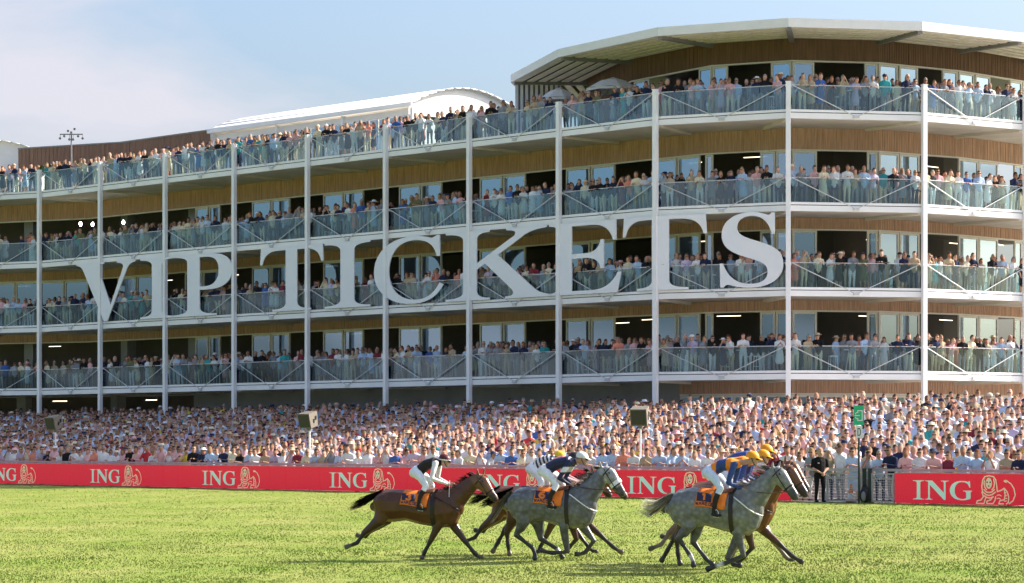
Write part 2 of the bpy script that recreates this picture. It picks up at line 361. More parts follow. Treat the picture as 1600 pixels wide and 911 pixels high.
# --- inner walls: timber band, windows, openings
WOODH = {1: 0.60, 2: 0.50, 3: 0.55, 4: 1.05, 5: 1.05}
OPEN = {}
for k in range(-2, 14): OPEN[k] = (-0.04, 0.40)
OPEN[8] = (0.11, 0.63); OPEN[9] = (0.30, 0.86); OPEN[10] = (0.52, 0.98); OPEN[11] = (0.62, 0.86)
def cladding(fr, u0, u1, z0, z1, m, pitch=0.115):
    b = MB(); b.fb(fr, u0, u1, 0.0, 0.12, z0, z1); n = max(1, int((u1-u0)/pitch)); g = (u1-u0)/n
    for j in range(n):
        d = random.uniform(0.022, 0.04)
        b.fb(fr, u0+g*j+0.012, u0+g*(j+1)-random.uniform(0.016, 0.032), -d, 0.001, z0+random.uniform(0, 0.012), z1-0.004)
    gpart(b, 'timber_cladding', m, kind='stuff')
def window(fr, u0, u1, z0, z1, name='window'):
    b = MB(); w = 0.105
    b.fb(fr, u0, u0+w, 0.02, 0.12, z0, z1); b.fb(fr, u1-w, u1, 0.02, 0.12, z0, z1)
    b.fb(fr, u0+w, u1-w, 0.022, 0.118, z1-w, z1); b.fb(fr, u0+w, u1-w, 0.022, 0.118, z0, z0+w)
    o = gpart(b, name, M['frame'])
    b = MB(); b.fb(fr, u0+w, u1-w, 0.06, 0.075, z0+w, z1-w); gpart(b, 'pane', M['pane'], o)
    return o
def spans(k, lv):    # glazed spans of bay k as fractions
    if lv in (1, 3) and k < 1: return []
    if lv in (1, 3) and k == 1: return [(0.57, 0.76), (0.78, 0.94)]
    if lv == 2 and k < 0: return [(0.02, 0.25), (0.26, 0.49), (0.51, 0.74), (0.75, 0.98)]
    a, c = OPEN[k]
    if k < 8:
        return [(c+0.01, c+0.275), (c+0.29, 0.945)]
    r = []
    if a > 0.05: r += [(0.01, a/2-0.005), (a/2+0.005, a-0.01)] if a > 0.33 else [(0.01, a-0.01)]
    if c < 0.95:
        mid = (c+1)/2; r += [(c+0.01, mid-0.005), (mid+0.005, 0.99)] if (1-c) > 0.3 else [(c+0.01, 0.99)]
    return r
for lv in (1, 2, 3):
    zt = ZL[lv+1]+0.035; zf = ZL[lv]+0.383; zw = zt-WOODH[lv+1]
    for i in range(NB):
        k = i-K0; fr, ln = frame(W42[i], W42[i+1])
        cladding(fr, 0.0, ln, zw, zt, M['wood'])
        b = MB(); b.fb(fr, 0.0, ln, -0.03, 0.14, zw-0.075, zw-0.002); gpart(b, 'window_head', M['frame'])
        for a, c in spans(k, lv): window(fr, a*ln, c*ln, zf, zw-0.08)
        if lv in (1, 3) and k < 2:
            for q in (0.28,): 
                b = MB(); b.fb(fr, q*ln-0.36, q*ln+0.36, 1.2, 1.9, zf, zt); gpart(b, 'pier', M['concd'])
    b = MB()
    for i in range(NB):
        fr, ln = frame(IN88[i], IN88[i+1]); b.fb(fr, 0, ln, 0.02, 0.2, zf, zt-0.002)
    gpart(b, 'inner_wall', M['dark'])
    b = MB()
    W46 = offset(CP, 4.6)
    for i in range(NB): b.hexa([(*W46[i], zf+0.002), (*W46[i+1], zf+0.002), (*IN88[i+1], zf+0.002), (*IN88[i], zf+0.002), (*W46[i], zf+0.012), (*W46[i+1], zf+0.012), (*IN88[i+1], zf+0.012), (*IN88[i], zf+0.012)])
    gpart(b, 'room_floor', M['intfloor'])
    b = MB()
    for i in range(NB): b.hexa([(*W46[i], zt-0.30), (*W46[i+1], zt-0.30), (*IN88[i+1], zt-0.30), (*IN88[i], zt-0.30), (*W46[i], zt-0.006), (*W46[i+1], zt-0.006), (*IN88[i+1], zt-0.006), (*IN88[i], zt-0.006)])
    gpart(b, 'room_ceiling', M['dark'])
    for i in range(NB):     # lit strip lights under the room ceilings
        fr, ln = frame(W42[i], W42[i+1])
        for q in range(random.choice((0, 1, 1)) if lv < 3 else random.choice((0, 0, 1))):
            u = ln*random.uniform(0.0, 0.55); v = random.uniform(1.3, 3.8); L_ = random.uniform(0.9, 1.3)
            b = MB(); b.fb(fr, u, u+L_, v, v+0.06, zw-0.18-0.12*q, zw-0.15-0.12*q); gpart(b, 'strip_light', M['light'])
# ground storey
for i in range(NB):
    k = i-K0; fr, ln = frame(W42[i], W42[i+1]); zt = ZL[1]+0.035
    if k < 1:
        b = MB(); b.fb(fr, 0.28*ln-0.36, 0.28*ln+0.36, 0.4, 1.1, TOPG, zt); gpart(b, 'pier', M['concd'])
    elif k < 8:
        u0 = 0.55*ln if k == 1 else 0.0; u1 = 0.72*ln if k == 7 else ln
        b = MB(); b.fb(fr, u0, u1, 0.0, 0.25, TOPG, zt); gpart(b, 'concrete_wall', M['concd'])
    if k >= 7:
        u0 = 0.72*ln if k == 7 else 0.0
        cladding(fr, u0, ln, zt-0.62, zt, M['wood'])
        b = MB(); b.fb(fr, u0, ln, -0.02, 0.14, zt-0.70, zt-0.622); gpart(b, 'window_head', M['frame'])
        n = max(1, int((ln-u0)/1.5)); g = (ln-u0)/n
        for j in range(n): window(fr, u0+g*j+0.01, u0+g*(j+1)-0.01, TOPG+0.02, zt-0.71)
    if k < 2 and k % 1 == 0:
        b = MB(); b.fb(fr, 0.45*ln, 0.45*ln+1.1, 2.0, 2.1, zt-0.35, zt-0.30); gpart(b, 'strip_light', M['light'])
b = MB()
for i in range(NB):
    fr, ln = frame(IN88[i], IN88[i+1]); b.fb(fr, 0, ln, 0.02, 0.2, TOPG, ZL[1]+0.03)
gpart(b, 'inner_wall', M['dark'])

# --- rooftop pavilion with slatted canopy
RF = np.array([(1.5, 165.0), (-0.07, 153.3), (2.4, 143.3), (7.18, 135.8), (13.34, 132.8), (19.98, 134.0), (25.56, 137.7), (30.36, 142.5), (33.5, 148.5)])
RI = offset(RF, 4.2); RJ = offset(RF, 4.0); ZR = 22.54; ZF4 = ZL[4]+0.383
RE = offset(RF, 0.16)
b = MB(); b.prism([tuple(p) for p in RE]+[(33.5, 172), (1.6, 172)], ZR-0.10, ZR-0.02); gpart(b, 'roof_deck', M['roofwhite']); b = MB(); b.prism([tuple(p) for p in RE]+[(33.5, 171.9), (1.7, 171.9)], ZR-0.16, ZR-0.103); gpart(b, 'roof_lining', M['shadowgap'])
for i in range(len(RF)-1):
    fr, ln = frame(RF[i], RF[i+1])
    b = MB(); b.fb(fr, 0, ln, 0.0, 0.155, ZR-0.43, ZR); gpart(b, 'roof_fascia', M['roofwhite'])
    A = RF[i]; B = RF[i+1]; Ai = RJ[i]; Bi = RJ[i+1]; n = 6
    for j in range(n):
        s0 = 0.06+0.94*j/n; s1 = s0+0.095
        p = [A+(Ai-A)*s0, B+(Bi-B)*s0, B+(Bi-B)*s1, A+(Ai-A)*s1]
        b = MB(); b.prism([tuple(q) for q in p], ZR-0.40, ZR-0.345); gpart(b, 'canopy_slat', M['slat'])
    d = (RJ[i]-RF[i]); d = d/np.linalg.norm(d); L_ = np.linalg.norm(RJ[i]-RF[i]); fb = (RF[i]+d*0.2, d, np.array([-d[1], d[0]]))
    b = MB(); b.fb(fb, 0, L_, -0.13, 0.13, ZR-0.56, ZR-0.165); gpart(b, 'canopy_beam', M['greymetal'])
zw = ZR-0.30-1.12
for i in range(1, len(RI)-1):
    fr, ln = frame(RI[i], RI[i+1])
    cladding(fr, 0, ln, zw, ZR-0.165, M['wooddark'])
    b = MB(); b.fb(fr, 0.0, ln, -0.03, 0.14, zw-0.075, zw-0.002); gpart(b, 'window_head', M['frame'])
    if i == 1: sp = []; cladding(fr, 0, ln, ZF4, zw-0.08, M['wooddark'])
    elif i == 2: sp = [(0.02, 0.22), (0.84, 0.99)]
    elif i == 3: sp = [(0.01, 0.16), (0.66, 0.82), (0.84, 0.99)]; sp = [(0.01, 0.20)] + [(0.74, 0.99)]
    elif i == 4: sp = [(0.01, 0.26), (0.84, 0.99)]
    else: sp = [(0.01, 0.24), (0.26, 0.49), (0.80, 0.99)]
    for a, c in sp: window(fr, a*ln, c*ln, ZF4, zw-0.08)
b = MB(); RB = offset(RF, 8.6)
for i in range(1, len(RB)-1):
    fr, ln = frame(RB[i], RB[i+1]); b.fb(fr, 0, ln, 0.02, 0.2, ZF4, ZR-0.165)
gpart(b, 'inner_wall', M['dark'])
fr, ln = frame((-2.0, 163.0), (-0.07, 153.3))
for j in range(9):      # white louvre screen at the pavilion's left end
    b = MB(); f2, l2 = frame(RF[1]+(RI[1]-RF[1])*0.06, RI[1]); u = l2*0.62*j/9
    b.fb(f2, u, u+0.16, -0.05, 0.05, ZF4, ZR-0.43); gpart(b, 'louvre_blade', M['roofwhite'])
b = MB(); f2, l2 = frame(RF[1]+(RI[1]-RF[1])*0.06, RI[1]); b.fb(f2, 0, l2*0.62, 0.10, 0.2, ZF4, ZR-0.44); gpart(b, 'louvre_backing', M['greymetal'])
# --- weathered timber wall on the left part of the roof
W7 = offset(CP, 7.0); ZT = 21.8
pts = [at(W7, -0.93), W7[2], W7[3], at(W7, 1.33)]
for a, c in zip(pts[:-1], pts[1:]):
    fr, ln = frame(a, c); b = MB(); b.fb(fr, 0, ln, 0.03, 0.25, ZF4, ZT); 
    gpart(b, 'roof_wall', M['wooddark'])
    n = int(ln/0.32); g = ln/n
    for j in range(n):
        b = MB(); b.fb(fr, g*j+0.012, g*(j+1)-0.012, -random.uniform(0.0, 0.03), 0.028, ZF4, ZT-0.004); gpart(b, 'wall_board', M['wooddark'])
    b = MB(); b.fb(fr, 0, ln, -0.06, 0.3, ZT+0.001, ZT+0.09); gpart(b, 'wall_coping', M['greymetal'])
fr, ln = frame(at(W7, -0.93), at(W7, -0.93)+np.array([2.0, 9.0])); b = MB(); b.fb(fr, 0.26, 7, -0.2, 0.0, ZF4, ZT); gpart(b, 'roof_wall', M['wooddark'])
# ------------------------------------------------------------------ marquees on the roof
def marquee(name, fr, length, depth, z0, ze, rise, label, nb):
    root = empty(name, (fr[0][0], fr[0][1], z0)); tag(root, label, 'marquee', 'white marquees on the stand roof')
    bpy.context.view_layer.update(); inv = root.matrix_world.inverted()
    def part(mb, n, m, smooth=False, parent=None):
        o = mb.build(n, m, parent or root, smooth)
        if parent is None: o.matrix_parent_inverse = inv
        return o
    P = lambda u, v, z: (fr[0][0]+fr[1][0]*u+fr[2][0]*v, fr[0][1]+fr[1][1]*u+fr[2][1]*v, z)
    n = 14; prof = []
    for j in range(n+1):
        q = j/n; prof.append((-0.35+(depth+0.7)*q, ze+rise*math.sin(math.pi*q)**0.85))
    b = MB()
    for (v0, h0), (v1, h1) in zip(prof[:-1], prof[1:]):
        b.hexa([P(-0.3, v0, h0-0.06), P(length+0.3, v0, h0-0.06), P(length+0.3, v1, h1-0.06), P(-0.3, v1, h1-0.06), P(-0.3, v0, h0), P(length+0.3, v0, h0), P(length+0.3, v1, h1), P(-0.3, v1, h1)])
    part(b, 'roof', M['tent'], True)
    for e in (-0.02, length+0.02):      # gable membranes
        b = MB(); ring = [P(e, v, max(h-0.07, ze-0.1)) for v, h in prof]; base = [P(e, v, ze-0.62) for v, h in prof]
        for i in range(n): b.quad(base[i], base[i+1], ring[i+1], ring[i])
        part(b, 'gable', M['tent'])
        b = MB()
        if e > 1: b.fb(fr, e-0.05, e-0.03, 0.35, depth-0.35, ze-0.95, ze-0.63); part(b, 'gable_glazing', M['pane'])
        b = MB(); b.fb(fr, e-0.10, e-0.04, 0.1, depth-0.1, z0, ze-0.96); part(b, 'gable_panel', M['tent'])
    b = MB(); b.fb(fr, -0.3, length+0.3, -0.42, -0.26, ze-0.16, ze+0.06); part(b, 'gutter', M['white'])
    b = MB(); b.fb(fr, 0, length, 0.0, 0.08, ze-0.62, ze-0.25); part(b, 'valance', M['tent'])
    g = length/nb
    for j in range(nb+1):
        b = MB(); b.fb(fr, g*j-0.09, g*j+0.09, -0.12, 0.10, z0, ze-0.17); part(b, 'post', M['white'])
        if j < nb:
            for e in (0, 1):
                u0 = g*(j+e*0.5)+0.11; u1 = g*(j+0.5+e*0.5)-0.03
                b = MB(); b.fb(fr, u0, u1, 0.02, 0.06, z0+1.75, ze-0.64); f = part(b, 'window', M['pane'])
                b = MB(); b.fb(fr, u0, u1, 0.01, 0.07, z0, z0+1.74); part(b, 'wall_panel', M['tent'])
    return root
o6 = offset(CP, 6.0); f6, l6 = frame(at(o6, 1.52), at(o6, 4.29))
marquee('marquee', f6, l6, 8.2, ZF4, 21.55, 1.25, 'long white marquee with curved roof between roof wall and pavilion', 3)
fL, lL = frame((-31.6, 189.6), (-31.6, 199.0))
marquee('marquee', fL, lL, 8.4, ZF4, 21.45, 1.45, 'white domed marquee at far left edge behind the brown roof wall', 4)
# tent needs its own deck at the far left
b = MB(); b.prism([(-58, 189.0), (-42.0, 188.9), (-31.0, 189.0), (-30.0, 200), (-58, 200)], ZL[4]-0.1, ZL[4]+0.36); gpart(b, 'roof_deck', M['conc'])

# ------------------------------------------------------------------ glyphs
def gpath(cmds, n=8):
    pts = []
    for c in cmds:
        if c[0] == 'Q':
            a = pts[-1]
            for i in range(1, n+1):
                t = i/n; pts.append(((1-t)**2*a[0]+2*t*(1-t)*c[1]+t*t*c[3], (1-t)**2*a[1]+2*t*(1-t)*c[2]+t*t*c[4]))
        elif c[0] == 'C':
            a = pts[-1]; m = n+4
            for i in range(1, m+1):
                t = i/m; w = ((1-t)**3, 3*t*(1-t)**2, 3*t*t*(1-t), t**3)
                pts.append((w[0]*a[0]+w[1]*c[1]+w[2]*c[3]+w[3]*c[5], w[0]*a[1]+w[1]*c[2]+w[2]*c[4]+w[3]*c[6]))
        else: pts.append(c)
    return pts
def gI(s0=.35, s1=.65): return [gpath([(0,0),(1,0),(1,.03),('Q',s1,.03,s1,.13),(s1,.87),('Q',s1,.97,1,.97),(1,1),(0,1),(0,.97),('Q',s0,.97,s0,.87),(s0,.13),('Q',s0,.03,0,.03)])]
def gT(s0=.41, s1=.59): return [gpath([(.2,0),(.8,0),(.8,.03),('Q',s1,.03,s1,.13),(s1,.95),(.72,.95),('Q',.93,.95,.965,.74),(1,.74),(.985,1),(.015,1),(0,.74),(.035,.74),('Q',.07,.95,.28,.95),(s0,.95),(s0,.13),('Q',s0,.03,.2,.03)])]
GL = {
 'I': gI(), 'T': gT(),
 'P': [gpath([(0,0),(.74,0),(.74,.03),('Q',.46,.03,.46,.13),(.46,.42),(.60,.42),('C',.9,.42,1,.56,1,.71),('C',1,.9,.88,1,.6,1),(0,1),(0,.97),('Q',.25,.97,.25,.87),(.25,.13),('Q',.25,.03,0,.03)]), gpath([(.46,.475),(.55,.475),('C',.72,.475,.78,.6,.78,.715),('C',.78,.87,.72,.95,.55,.95),(.46,.95)])],
 'V': [gpath([(0,1),(.47,1),(.47,.97),('Q',.35,.97,.38,.88),(.585,.27),(.79,.87),('Q',.82,.97,.69,.97),(.69,1),(1,1),(1,.97),('Q',.9,.96,.86,.86),(.53,0),(.47,0),(.12,.87),('Q',.08,.97,0,.97)])],
 'C': [gpath([(.96,.68),(.95,.99),(.91,.99),('Q',.86,.94,.80,.965),('Q',.69,1,.56,1),('C',.24,1,0,.8,0,.5),('C',0,.2,.24,0,.56,0),('C',.78,0,.93,.1,1,.26),(.95,.29),('C',.88,.15,.78,.06,.62,.06),('C',.36,.06,.22,.24,.22,.5),('C',.22,.76,.36,.94,.58,.94),('C',.76,.94,.88,.86,.91,.68)])],
 'K': [gpath([(0,0),(.42,0),(.42,.03),('Q',.30,.03,.30,.13),(.30,.44),(.38,.52),(.63,.13),('Q',.68,.03,.57,.03),(.57,0),(1,0),(1,.03),('Q',.9,.04,.84,.12),(.50,.63),(.74,.88),('Q',.82,.96,.95,.97),(.95,1),(.58,1),(.58,.97),('Q',.69,.97,.655,.89),(.30,.53),(.30,.87),('Q',.30,.97,.42,.97),(.42,1),(0,1),(0,.97),('Q',.17,.97,.17,.87),(.17,.13),('Q',.17,.03,0,.03)])],
 'E': [gpath([(0,0),(.95,0),(1,.28),(.955,.28),('Q',.85,.05,.6,.05),(.32,.05),(.32,.5),(.5,.5),('Q',.70,.5,.72,.34),(.765,.34),(.765,.74),(.72,.74),('Q',.70,.565,.5,.565),(.32,.565),(.32,.95),(.6,.95),('Q',.84,.95,.89,.72),(.935,.72),(.93,1),(0,1),(0,.97),('Q',.13,.97,.13,.87),(.13,.13),('Q',.13,.03,0,.03)])],
 'S': [gpath([(.87,.70),(.87,.985),(.82,.985),('Q',.79,.94,.73,.965),('Q',.62,1,.5,1),('C',.22,1,.04,.88,.04,.71),('C',.04,.53,.22,.46,.44,.40),('C',.66,.34,.76,.31,.76,.20),('C',.76,.10,.66,.05,.5,.05),('C',.27,.05,.12,.16,.06,.33),(.01,.33),(.02,.01),(.07,.01),('Q',.10,.06,.17,.04),('Q',.32,0,.5,0),('C',.80,0,1,.12,1,.30),('C',1,.5,.8,.56,.56,.625),('C',.36,.68,.28,.72,.28,.81),('C',.28,.90,.38,.95,.5,.95),('C',.68,.95,.78,.86,.825,.70)])],
 'N': [gpath([(0,0),(.30,0),(.30,.03),('Q',.19,.03,.19,.13),(.19,.78),(.80,0),(.87,0),(.87,.87),('Q',.87,.97,1,.97),(1,1),(.68,1),(.68,.97),('Q',.80,.97,.80,.87),(.80,.36),(.29,1),(0,1),(0,.97),('Q',.10,.97,.12,.90),(.12,.13),('Q',.12,.03,0,.03)])],
 'G': [gpath([(.92,.66),(.90,.99),(.865,.99),('Q',.83,.94,.77,.965),('Q',.67,1,.55,1),('C',.22,1,0,.8,0,.5),('C',0,.2,.22,0,.55,0),('C',.72,0,.84,.04,.93,.09),(.93,.36),('Q',.93,.46,1,.47),(1,.5),(.6,.5),(.6,.47),('Q',.74,.46,.74,.36),(.74,.12),('Q',.66,.06,.57,.06),('C',.34,.06,.21,.24,.21,.5),('C',.21,.76,.34,.94,.56,.94),('C',.74,.94,.85,.84,.88,.66)])],
 'D': [gpath([(0,0),(.5,0),('C',.85,0,1,.22,1,.5),('C',1,.78,.85,1,.5,1),(0,1)]), gpath([(.2,.12),(.48,.12),('C',.7,.12,.78,.28,.78,.5),('C',.78,.72,.7,.88,.48,.88),(.2,.88)])],
}
def glyph_mesh(ch, w, h, depth):
    cu = bpy.data.curves.new('g', 'CURVE'); cu.dimensions = '2D'; cu.fill_mode = 'BOTH'; cu.extrude = depth/2
    for ring in GL[ch]:
        sp = cu.splines.new('POLY'); sp.points.add(len(ring)-1); sp.use_cyclic_u = True
        for p, q in zip(sp.points, ring): p.co = (q[0]*w, q[1]*h, 0, 1)
    o = bpy.data.objects.new('g', cu); COL.objects.link(o); dg = bpy.context.evaluated_depsgraph_get()
    me = bpy.data.meshes.new_from_object(o.evaluated_get(dg)); bpy.data.objects.remove(o); bpy.data.curves.remove(cu); me.materials.clear()
    return me
# ------------------------------------------------------------------ VIP TICKETS letters on the facade, wrapped round its bays
LET = [('V', .625, 1.554), ('I', 1.63, 2.13), ('P', 2.12, 2.975), ('T', 3.367, 4.215), ('I', 4.231, 4.811), ('C', 4.859, 5.698), ('K', 5.73, 6.93), ('E', 6.90, 7.66), ('T', 7.679, 8.395), ('S', 8.488, 8.972)]
where = {0: 'letter V, first of the big pale facade letters', 1: 'letter I between V and P on the facade', 2: 'letter P, third of the big pale facade letters', 3: 'letter T at the start of the second facade word', 4: 'letter I between T and C on the facade', 5: 'round letter C of the facade lettering', 6: 'letter K with diagonal arms on the facade', 7: 'letter E with three arms on the facade', 8: 'letter T beside the final S on the facade', 9: 'letter S, last and highest of the facade letters'}
Z0, ZH = ZL[2]+0.44, ZL[3]-ZL[2]-0.45
acc = np.concatenate([[0], np.cumsum(np.linalg.norm(np.diff(CP, axis=0), axis=1))])
def t2u(t):
    i = int(math.floor(t))+K0; return acc[i]+(acc[i+1]-acc[i])*(t+K0-i)
for q, (ch, t0, t1) in enumerate(LET):
    u0, u1 = t2u(t0), t2u(t1); me = glyph_mesh(ch, u1-u0, ZH, 0.06)
    bm = bmesh.new(); bm.from_mesh(me)
    for a in acc:
        if u0 < a < u1: bmesh.ops.bisect_plane(bm, geom=bm.verts[:]+bm.edges[:]+bm.faces[:], plane_co=(a-u0, 0, 0), plane_no=(1, 0, 0))
    base = at(CP, (t0+t1)/2)
    for v in bm.verts:
        u = u0+v.co.x; i = int(np.searchsorted(acc, u, side='right')-1); i = min(max(i, 0), NB-1); fr, ln = frame(CP[i], CP[i+1])
        p = fr[0]+fr[1]*(u-acc[i])-fr[2]*(0.19+v.co.z)
        v.co = (p[0]-base[0], p[1]-base[1], v.co.y)
    bm.to_mesh(me); bm.free(); me.name = 'sign_letter'
    o = link('sign_letter', me, M['letter']); o.location = (base[0], base[1], Z0); tag(o, where[q]+' between second and third balconies', 'letter', 'big facade letters')

# ------------------------------------------------------------------ advertising boards
def ribbon(mb, pts, w, off, close=False):
    pts = [Vector((p[0], p[1])) for p in pts]
    if close: pts.append(pts[0])
    for a, c in zip(pts[:-1], pts[1:]):
        d = c-a
        if d.length < 1e-6: continue
        d.normalize(); n = Vector((-d.y, d.x))*w*0.5; a2 = a-d*w*0.25; c2 = c+d*w*0.25
        mb.quad((*(a2-n), off), (*(c2-n), off), (*(c2+n), off), (*(a2+n), off)); off += 0.00015
    return off
LION = [
 [(1140,305),(1128,230),(1143,150),(1170,112),(1230,100),(1290,112),(1322,150),(1336,230),(1342,292)],
 [(1172,140),(1160,190),(1170,240),(1195,272)], [(1292,140),(1305,190),(1296,240),(1268,272)],
 [(1158,268),(1190,298),(1230,306),(1272,296),(1304,266)], [(1148,302),(1190,332),(1230,340),(1276,328),(1318,298)], [(1160,345),(1200,366),(1240,372),(1290,356)],
 [(1130,300),(1152,356),(1118,398),(1066,410),(1055,440),(1160,440),(1172,400),(1192,360)],
 [(1284,356),(1250,395),(1202,410),(1200,440),(1284,440),(1312,400),(1322,352)],
 [(1342,292),(1400,275),(1438,250),(1478,290),(1500,350),(1496,420),(1468,440)],
 [(1440,262),(1452,330),(1440,390),(1380,402),(1364,440),(1430,440)], [(1340,340),(1372,330),(1400,345)], [(1338,378),(1366,372),(1392,384)],
 [(1466,300),(1440,312)], [(1478,335),(1450,345)], [(1480,370),(1446,378)], [(1474,402),(1440,408)],
 [(1508,436),(1560,400),(1590,330),(1572,250),(1532,195),(1490,168),(1440,160)],
]
def logo_parts(board, u, z0, h, wI, P):
    """letters and lion of one logo; P maps (u, height, proud) to the board face"""
    x = u
    for ch, w in (('I', .175), ('N', .36), ('G', .34)):
        me = glyph_mesh(ch, w*wI, h*0.63, 0.008)
        for v in me.vertices: v.co = P(x+v.co.x, z0+h*0.13+v.co.y, 0.014+v.co.z)
        link('board_letter', me, M['mint'], board); x += w*wI+0.022*wI
    L0 = u+wI*0.98; s = h*0.90/340; sx = wI*0.60/550
    mb = MB(); off = 0.004
    # face as a filled oval
    n = 14; c = len(mb.v); mb.v += [(1225+44*math.cos(6.283*i/n), 192+68*math.sin(6.283*i/n), off) for i in range(n)]; mb.f.append(tuple(range(c, c+n)))
    off = 0.006
    for st in LION: off = ribbon(mb, st, 15 if len(st) > 3 else 11, off)+0.0002
    mb.v += []; c = len(mb.v); mb.v += [(1440+30*math.cos(6.283*i/8)+18, 165+16*math.sin(6.283*i/8), 0.005) for i in range(8)]; mb.f.append(tuple(range(c, c+8)))
    mb.v = [P(L0+(a-1050)*sx, z0+h*0.04+(440-bb)*s, cc+.004) for a, bb, cc in mb.v]
    link('lion_emblem', mb.mesh('lion_emblem'), M['cream'], board)
    mb = MB()
    for ex, ey, ew in ((1205,180,9),(1247,180,9),(1226,226,8),(1178,150,8),(1274,150,8)):
        mb.quad(*[P(L0+(ex+dx*ew-1050)*sx, z0+h*0.04+(440-(ey+dy*ew))*s, 0.0185) for dx, dy in ((-1,-1),(1,-1),(1,1),(-1,1))])
    link('lion_face_mark', mb.mesh('lion_face_mark'), M['darkgreen'], board)
def board(u0, u1, logos, label):
    fr = (bl(u0, 0), BLD, BLN); root = empty('advertising_board', (*bl(u0, 0), 0.0)); tag(root, label, 'board', 'red advertising boards along the track')
    root.rotation_euler = (0, 0, math.atan2(BLD[1], BLD[0])); ln = u1-u0
    n = max(1, round(ln/1.18)); g = ln/n
    for j in range(n):
        d = random.uniform(-.004, .004); MB().box(g*j+.005, g*(j+1)-.005, d, 0.10, 0.02, 1.02+random.uniform(-.003, .003)-.004).build('panel', M['red'], root)
    MB().box(0.01, ln-.01, 0.06, 0.09, 0.03, 1.01).build('panel_back', M['shadowgap'], root)
    b = MB().box(0, ln, -0.012, 0.112, 1.0205, 1.045); b.build('top_edge', M['rail'], root)
    for q in range(3):
        b = MB().box(ln*(q+0.5)/3-0.05, ln*(q+0.5)/3+0.05, 0.105, 0.30, -0.02, 0.7); b.build('foot', M['greymetal'], root)
    P = lambda u, z, d: (u, -d, z)
    for lu, w in logos: logo_parts(root, lu-u0, 0.02, 1.0, w, P)
names = ['leftmost red advertising board with cut-off lettering and lion at the picture edge', 'red advertising board with the second lion emblem from the left', 'red advertising board with the third lion emblem from the left', 'red advertising board whose lion crouches left of the black-vested jockey', 'red advertising board behind the brown horse head and striped jockey', 'red advertising board behind the rump of the leading grey horse']
st = [-0.98, 8.49, 17.95, 27.51, 37.24, 45.98]
for i in range(6):
    u0 = st[i]-3.2; u1 = (st[i+1]-3.2 if i < 5 else 54.3)
    board(u0+0.006, u1-0.006, [(st[i], 2.85)], names[i])
board(59.13, 68.6, [(59.95, 2.75)], 'red advertising board standing alone at the right edge beyond the mesh gates')
# crowd rail behind the boards
for i in range(15):
    root = empty('crowd_rail', bl(-6+i*5.0, 0.42, 0.0)); root.rotation_euler = (0, 0, math.atan2(BLD[1], BLD[0]))
    pos = ['at the far left edge', 'near the left edge', 'below the left loudspeaker', 'right of the left loudspeaker', 'behind the second lion', 'between the second and third lions', 'behind the third lion', 'left of the middle loudspeaker pole', 'behind the fourth lion', 'behind the black-vested jockey', 'behind the striped jockey', 'left of the right loudspeaker pole', 'behind the leading grey horse', 'behind the guard and mesh gates', 'above the right-hand board'][i]
    tag(root, 'grey metal crowd rail section %s' % pos, 'rail', 'crowd rail sections')
    MB().box(0.002, 4.998, -0.05, 0.05, 1.06, 1.15).build('top_rail', M['rail'], root)
    MB().box(0.05, 4.95, -0.03, 0.03, 0.80, 0.84).build('mid_rail', M['rail'], root)
    for q in (0.06, 1.66, 3.3, 4.94): MB().box(q-0.03, q+0.03, -0.03, 0.03, -0.1, 1.06).build('post', M['rail'], root)
# mesh gates
def gate(u0, u1, label):
    root = empty('mesh_gate', bl(u0, 0.05, 0.0)); root.rotation_euler = (0, 0, math.atan2(BLD[1], BLD[0])); tag(root, label, 'gate', 'mesh gates beside the finish post'); w = u1-u0
    b = MB(); b.box(0, 0.045, -0.02, 0.02, 0.03, 1.0); b.box(w-0.045, w, -0.02, 0.02, 0.03, 1.0); b.box(0.045, w-0.045, -0.019, 0.019, 0.955, 1.0); b.box(0.045, w-0.045, -0.019, 0.019, 0.03, 0.07); b.build('gate_frame', M['rail'], root)
    b = MB(); n = int(w/0.085)
    for i in range(1, n): b.tube((w*i/n, 0.004, 0.07), (w*i/n, 0.004, 0.955), 0.006, seg=4)
    for i in range(1, 11): b.tube((0.045, -0.008, 0.07+0.0805*i), (w-0.045, -0.008, 0.07+0.0805*i), 0.006, seg=4)
    b.build('wire_mesh', M['rod'], root)['kind'] = 'stuff'
    MB().tube((w*0.1, -0.03, 0.9), (w*0.9, -0.03, 0.12), 0.014, seg=6).build('brace', M['rail'], root)
gate(55.9, 57.55, 'wire mesh gate between the guard and the finish post'); gate(58.05, 59.05, 'wire mesh gate between the finish post and the red board')
for u, lab in ((57.72, 'dark green gate post just left of the finish post'), (57.98, 'dark green gate post just right of the finish post')):
    o = MB().box(-0.06, 0.06, -0.06, 0.06, -0.1, 1.12).box(-0.075, 0.075, -0.075, 0.075, 1.12, 1.16).box(-0.11, 0.11, -0.11, 0.11, -0.1, 0.03).build('gate_post', M['darkgreen']); o.location = bl(u, 0.05, 0); tag(o, lab, 'post', 'gate posts')
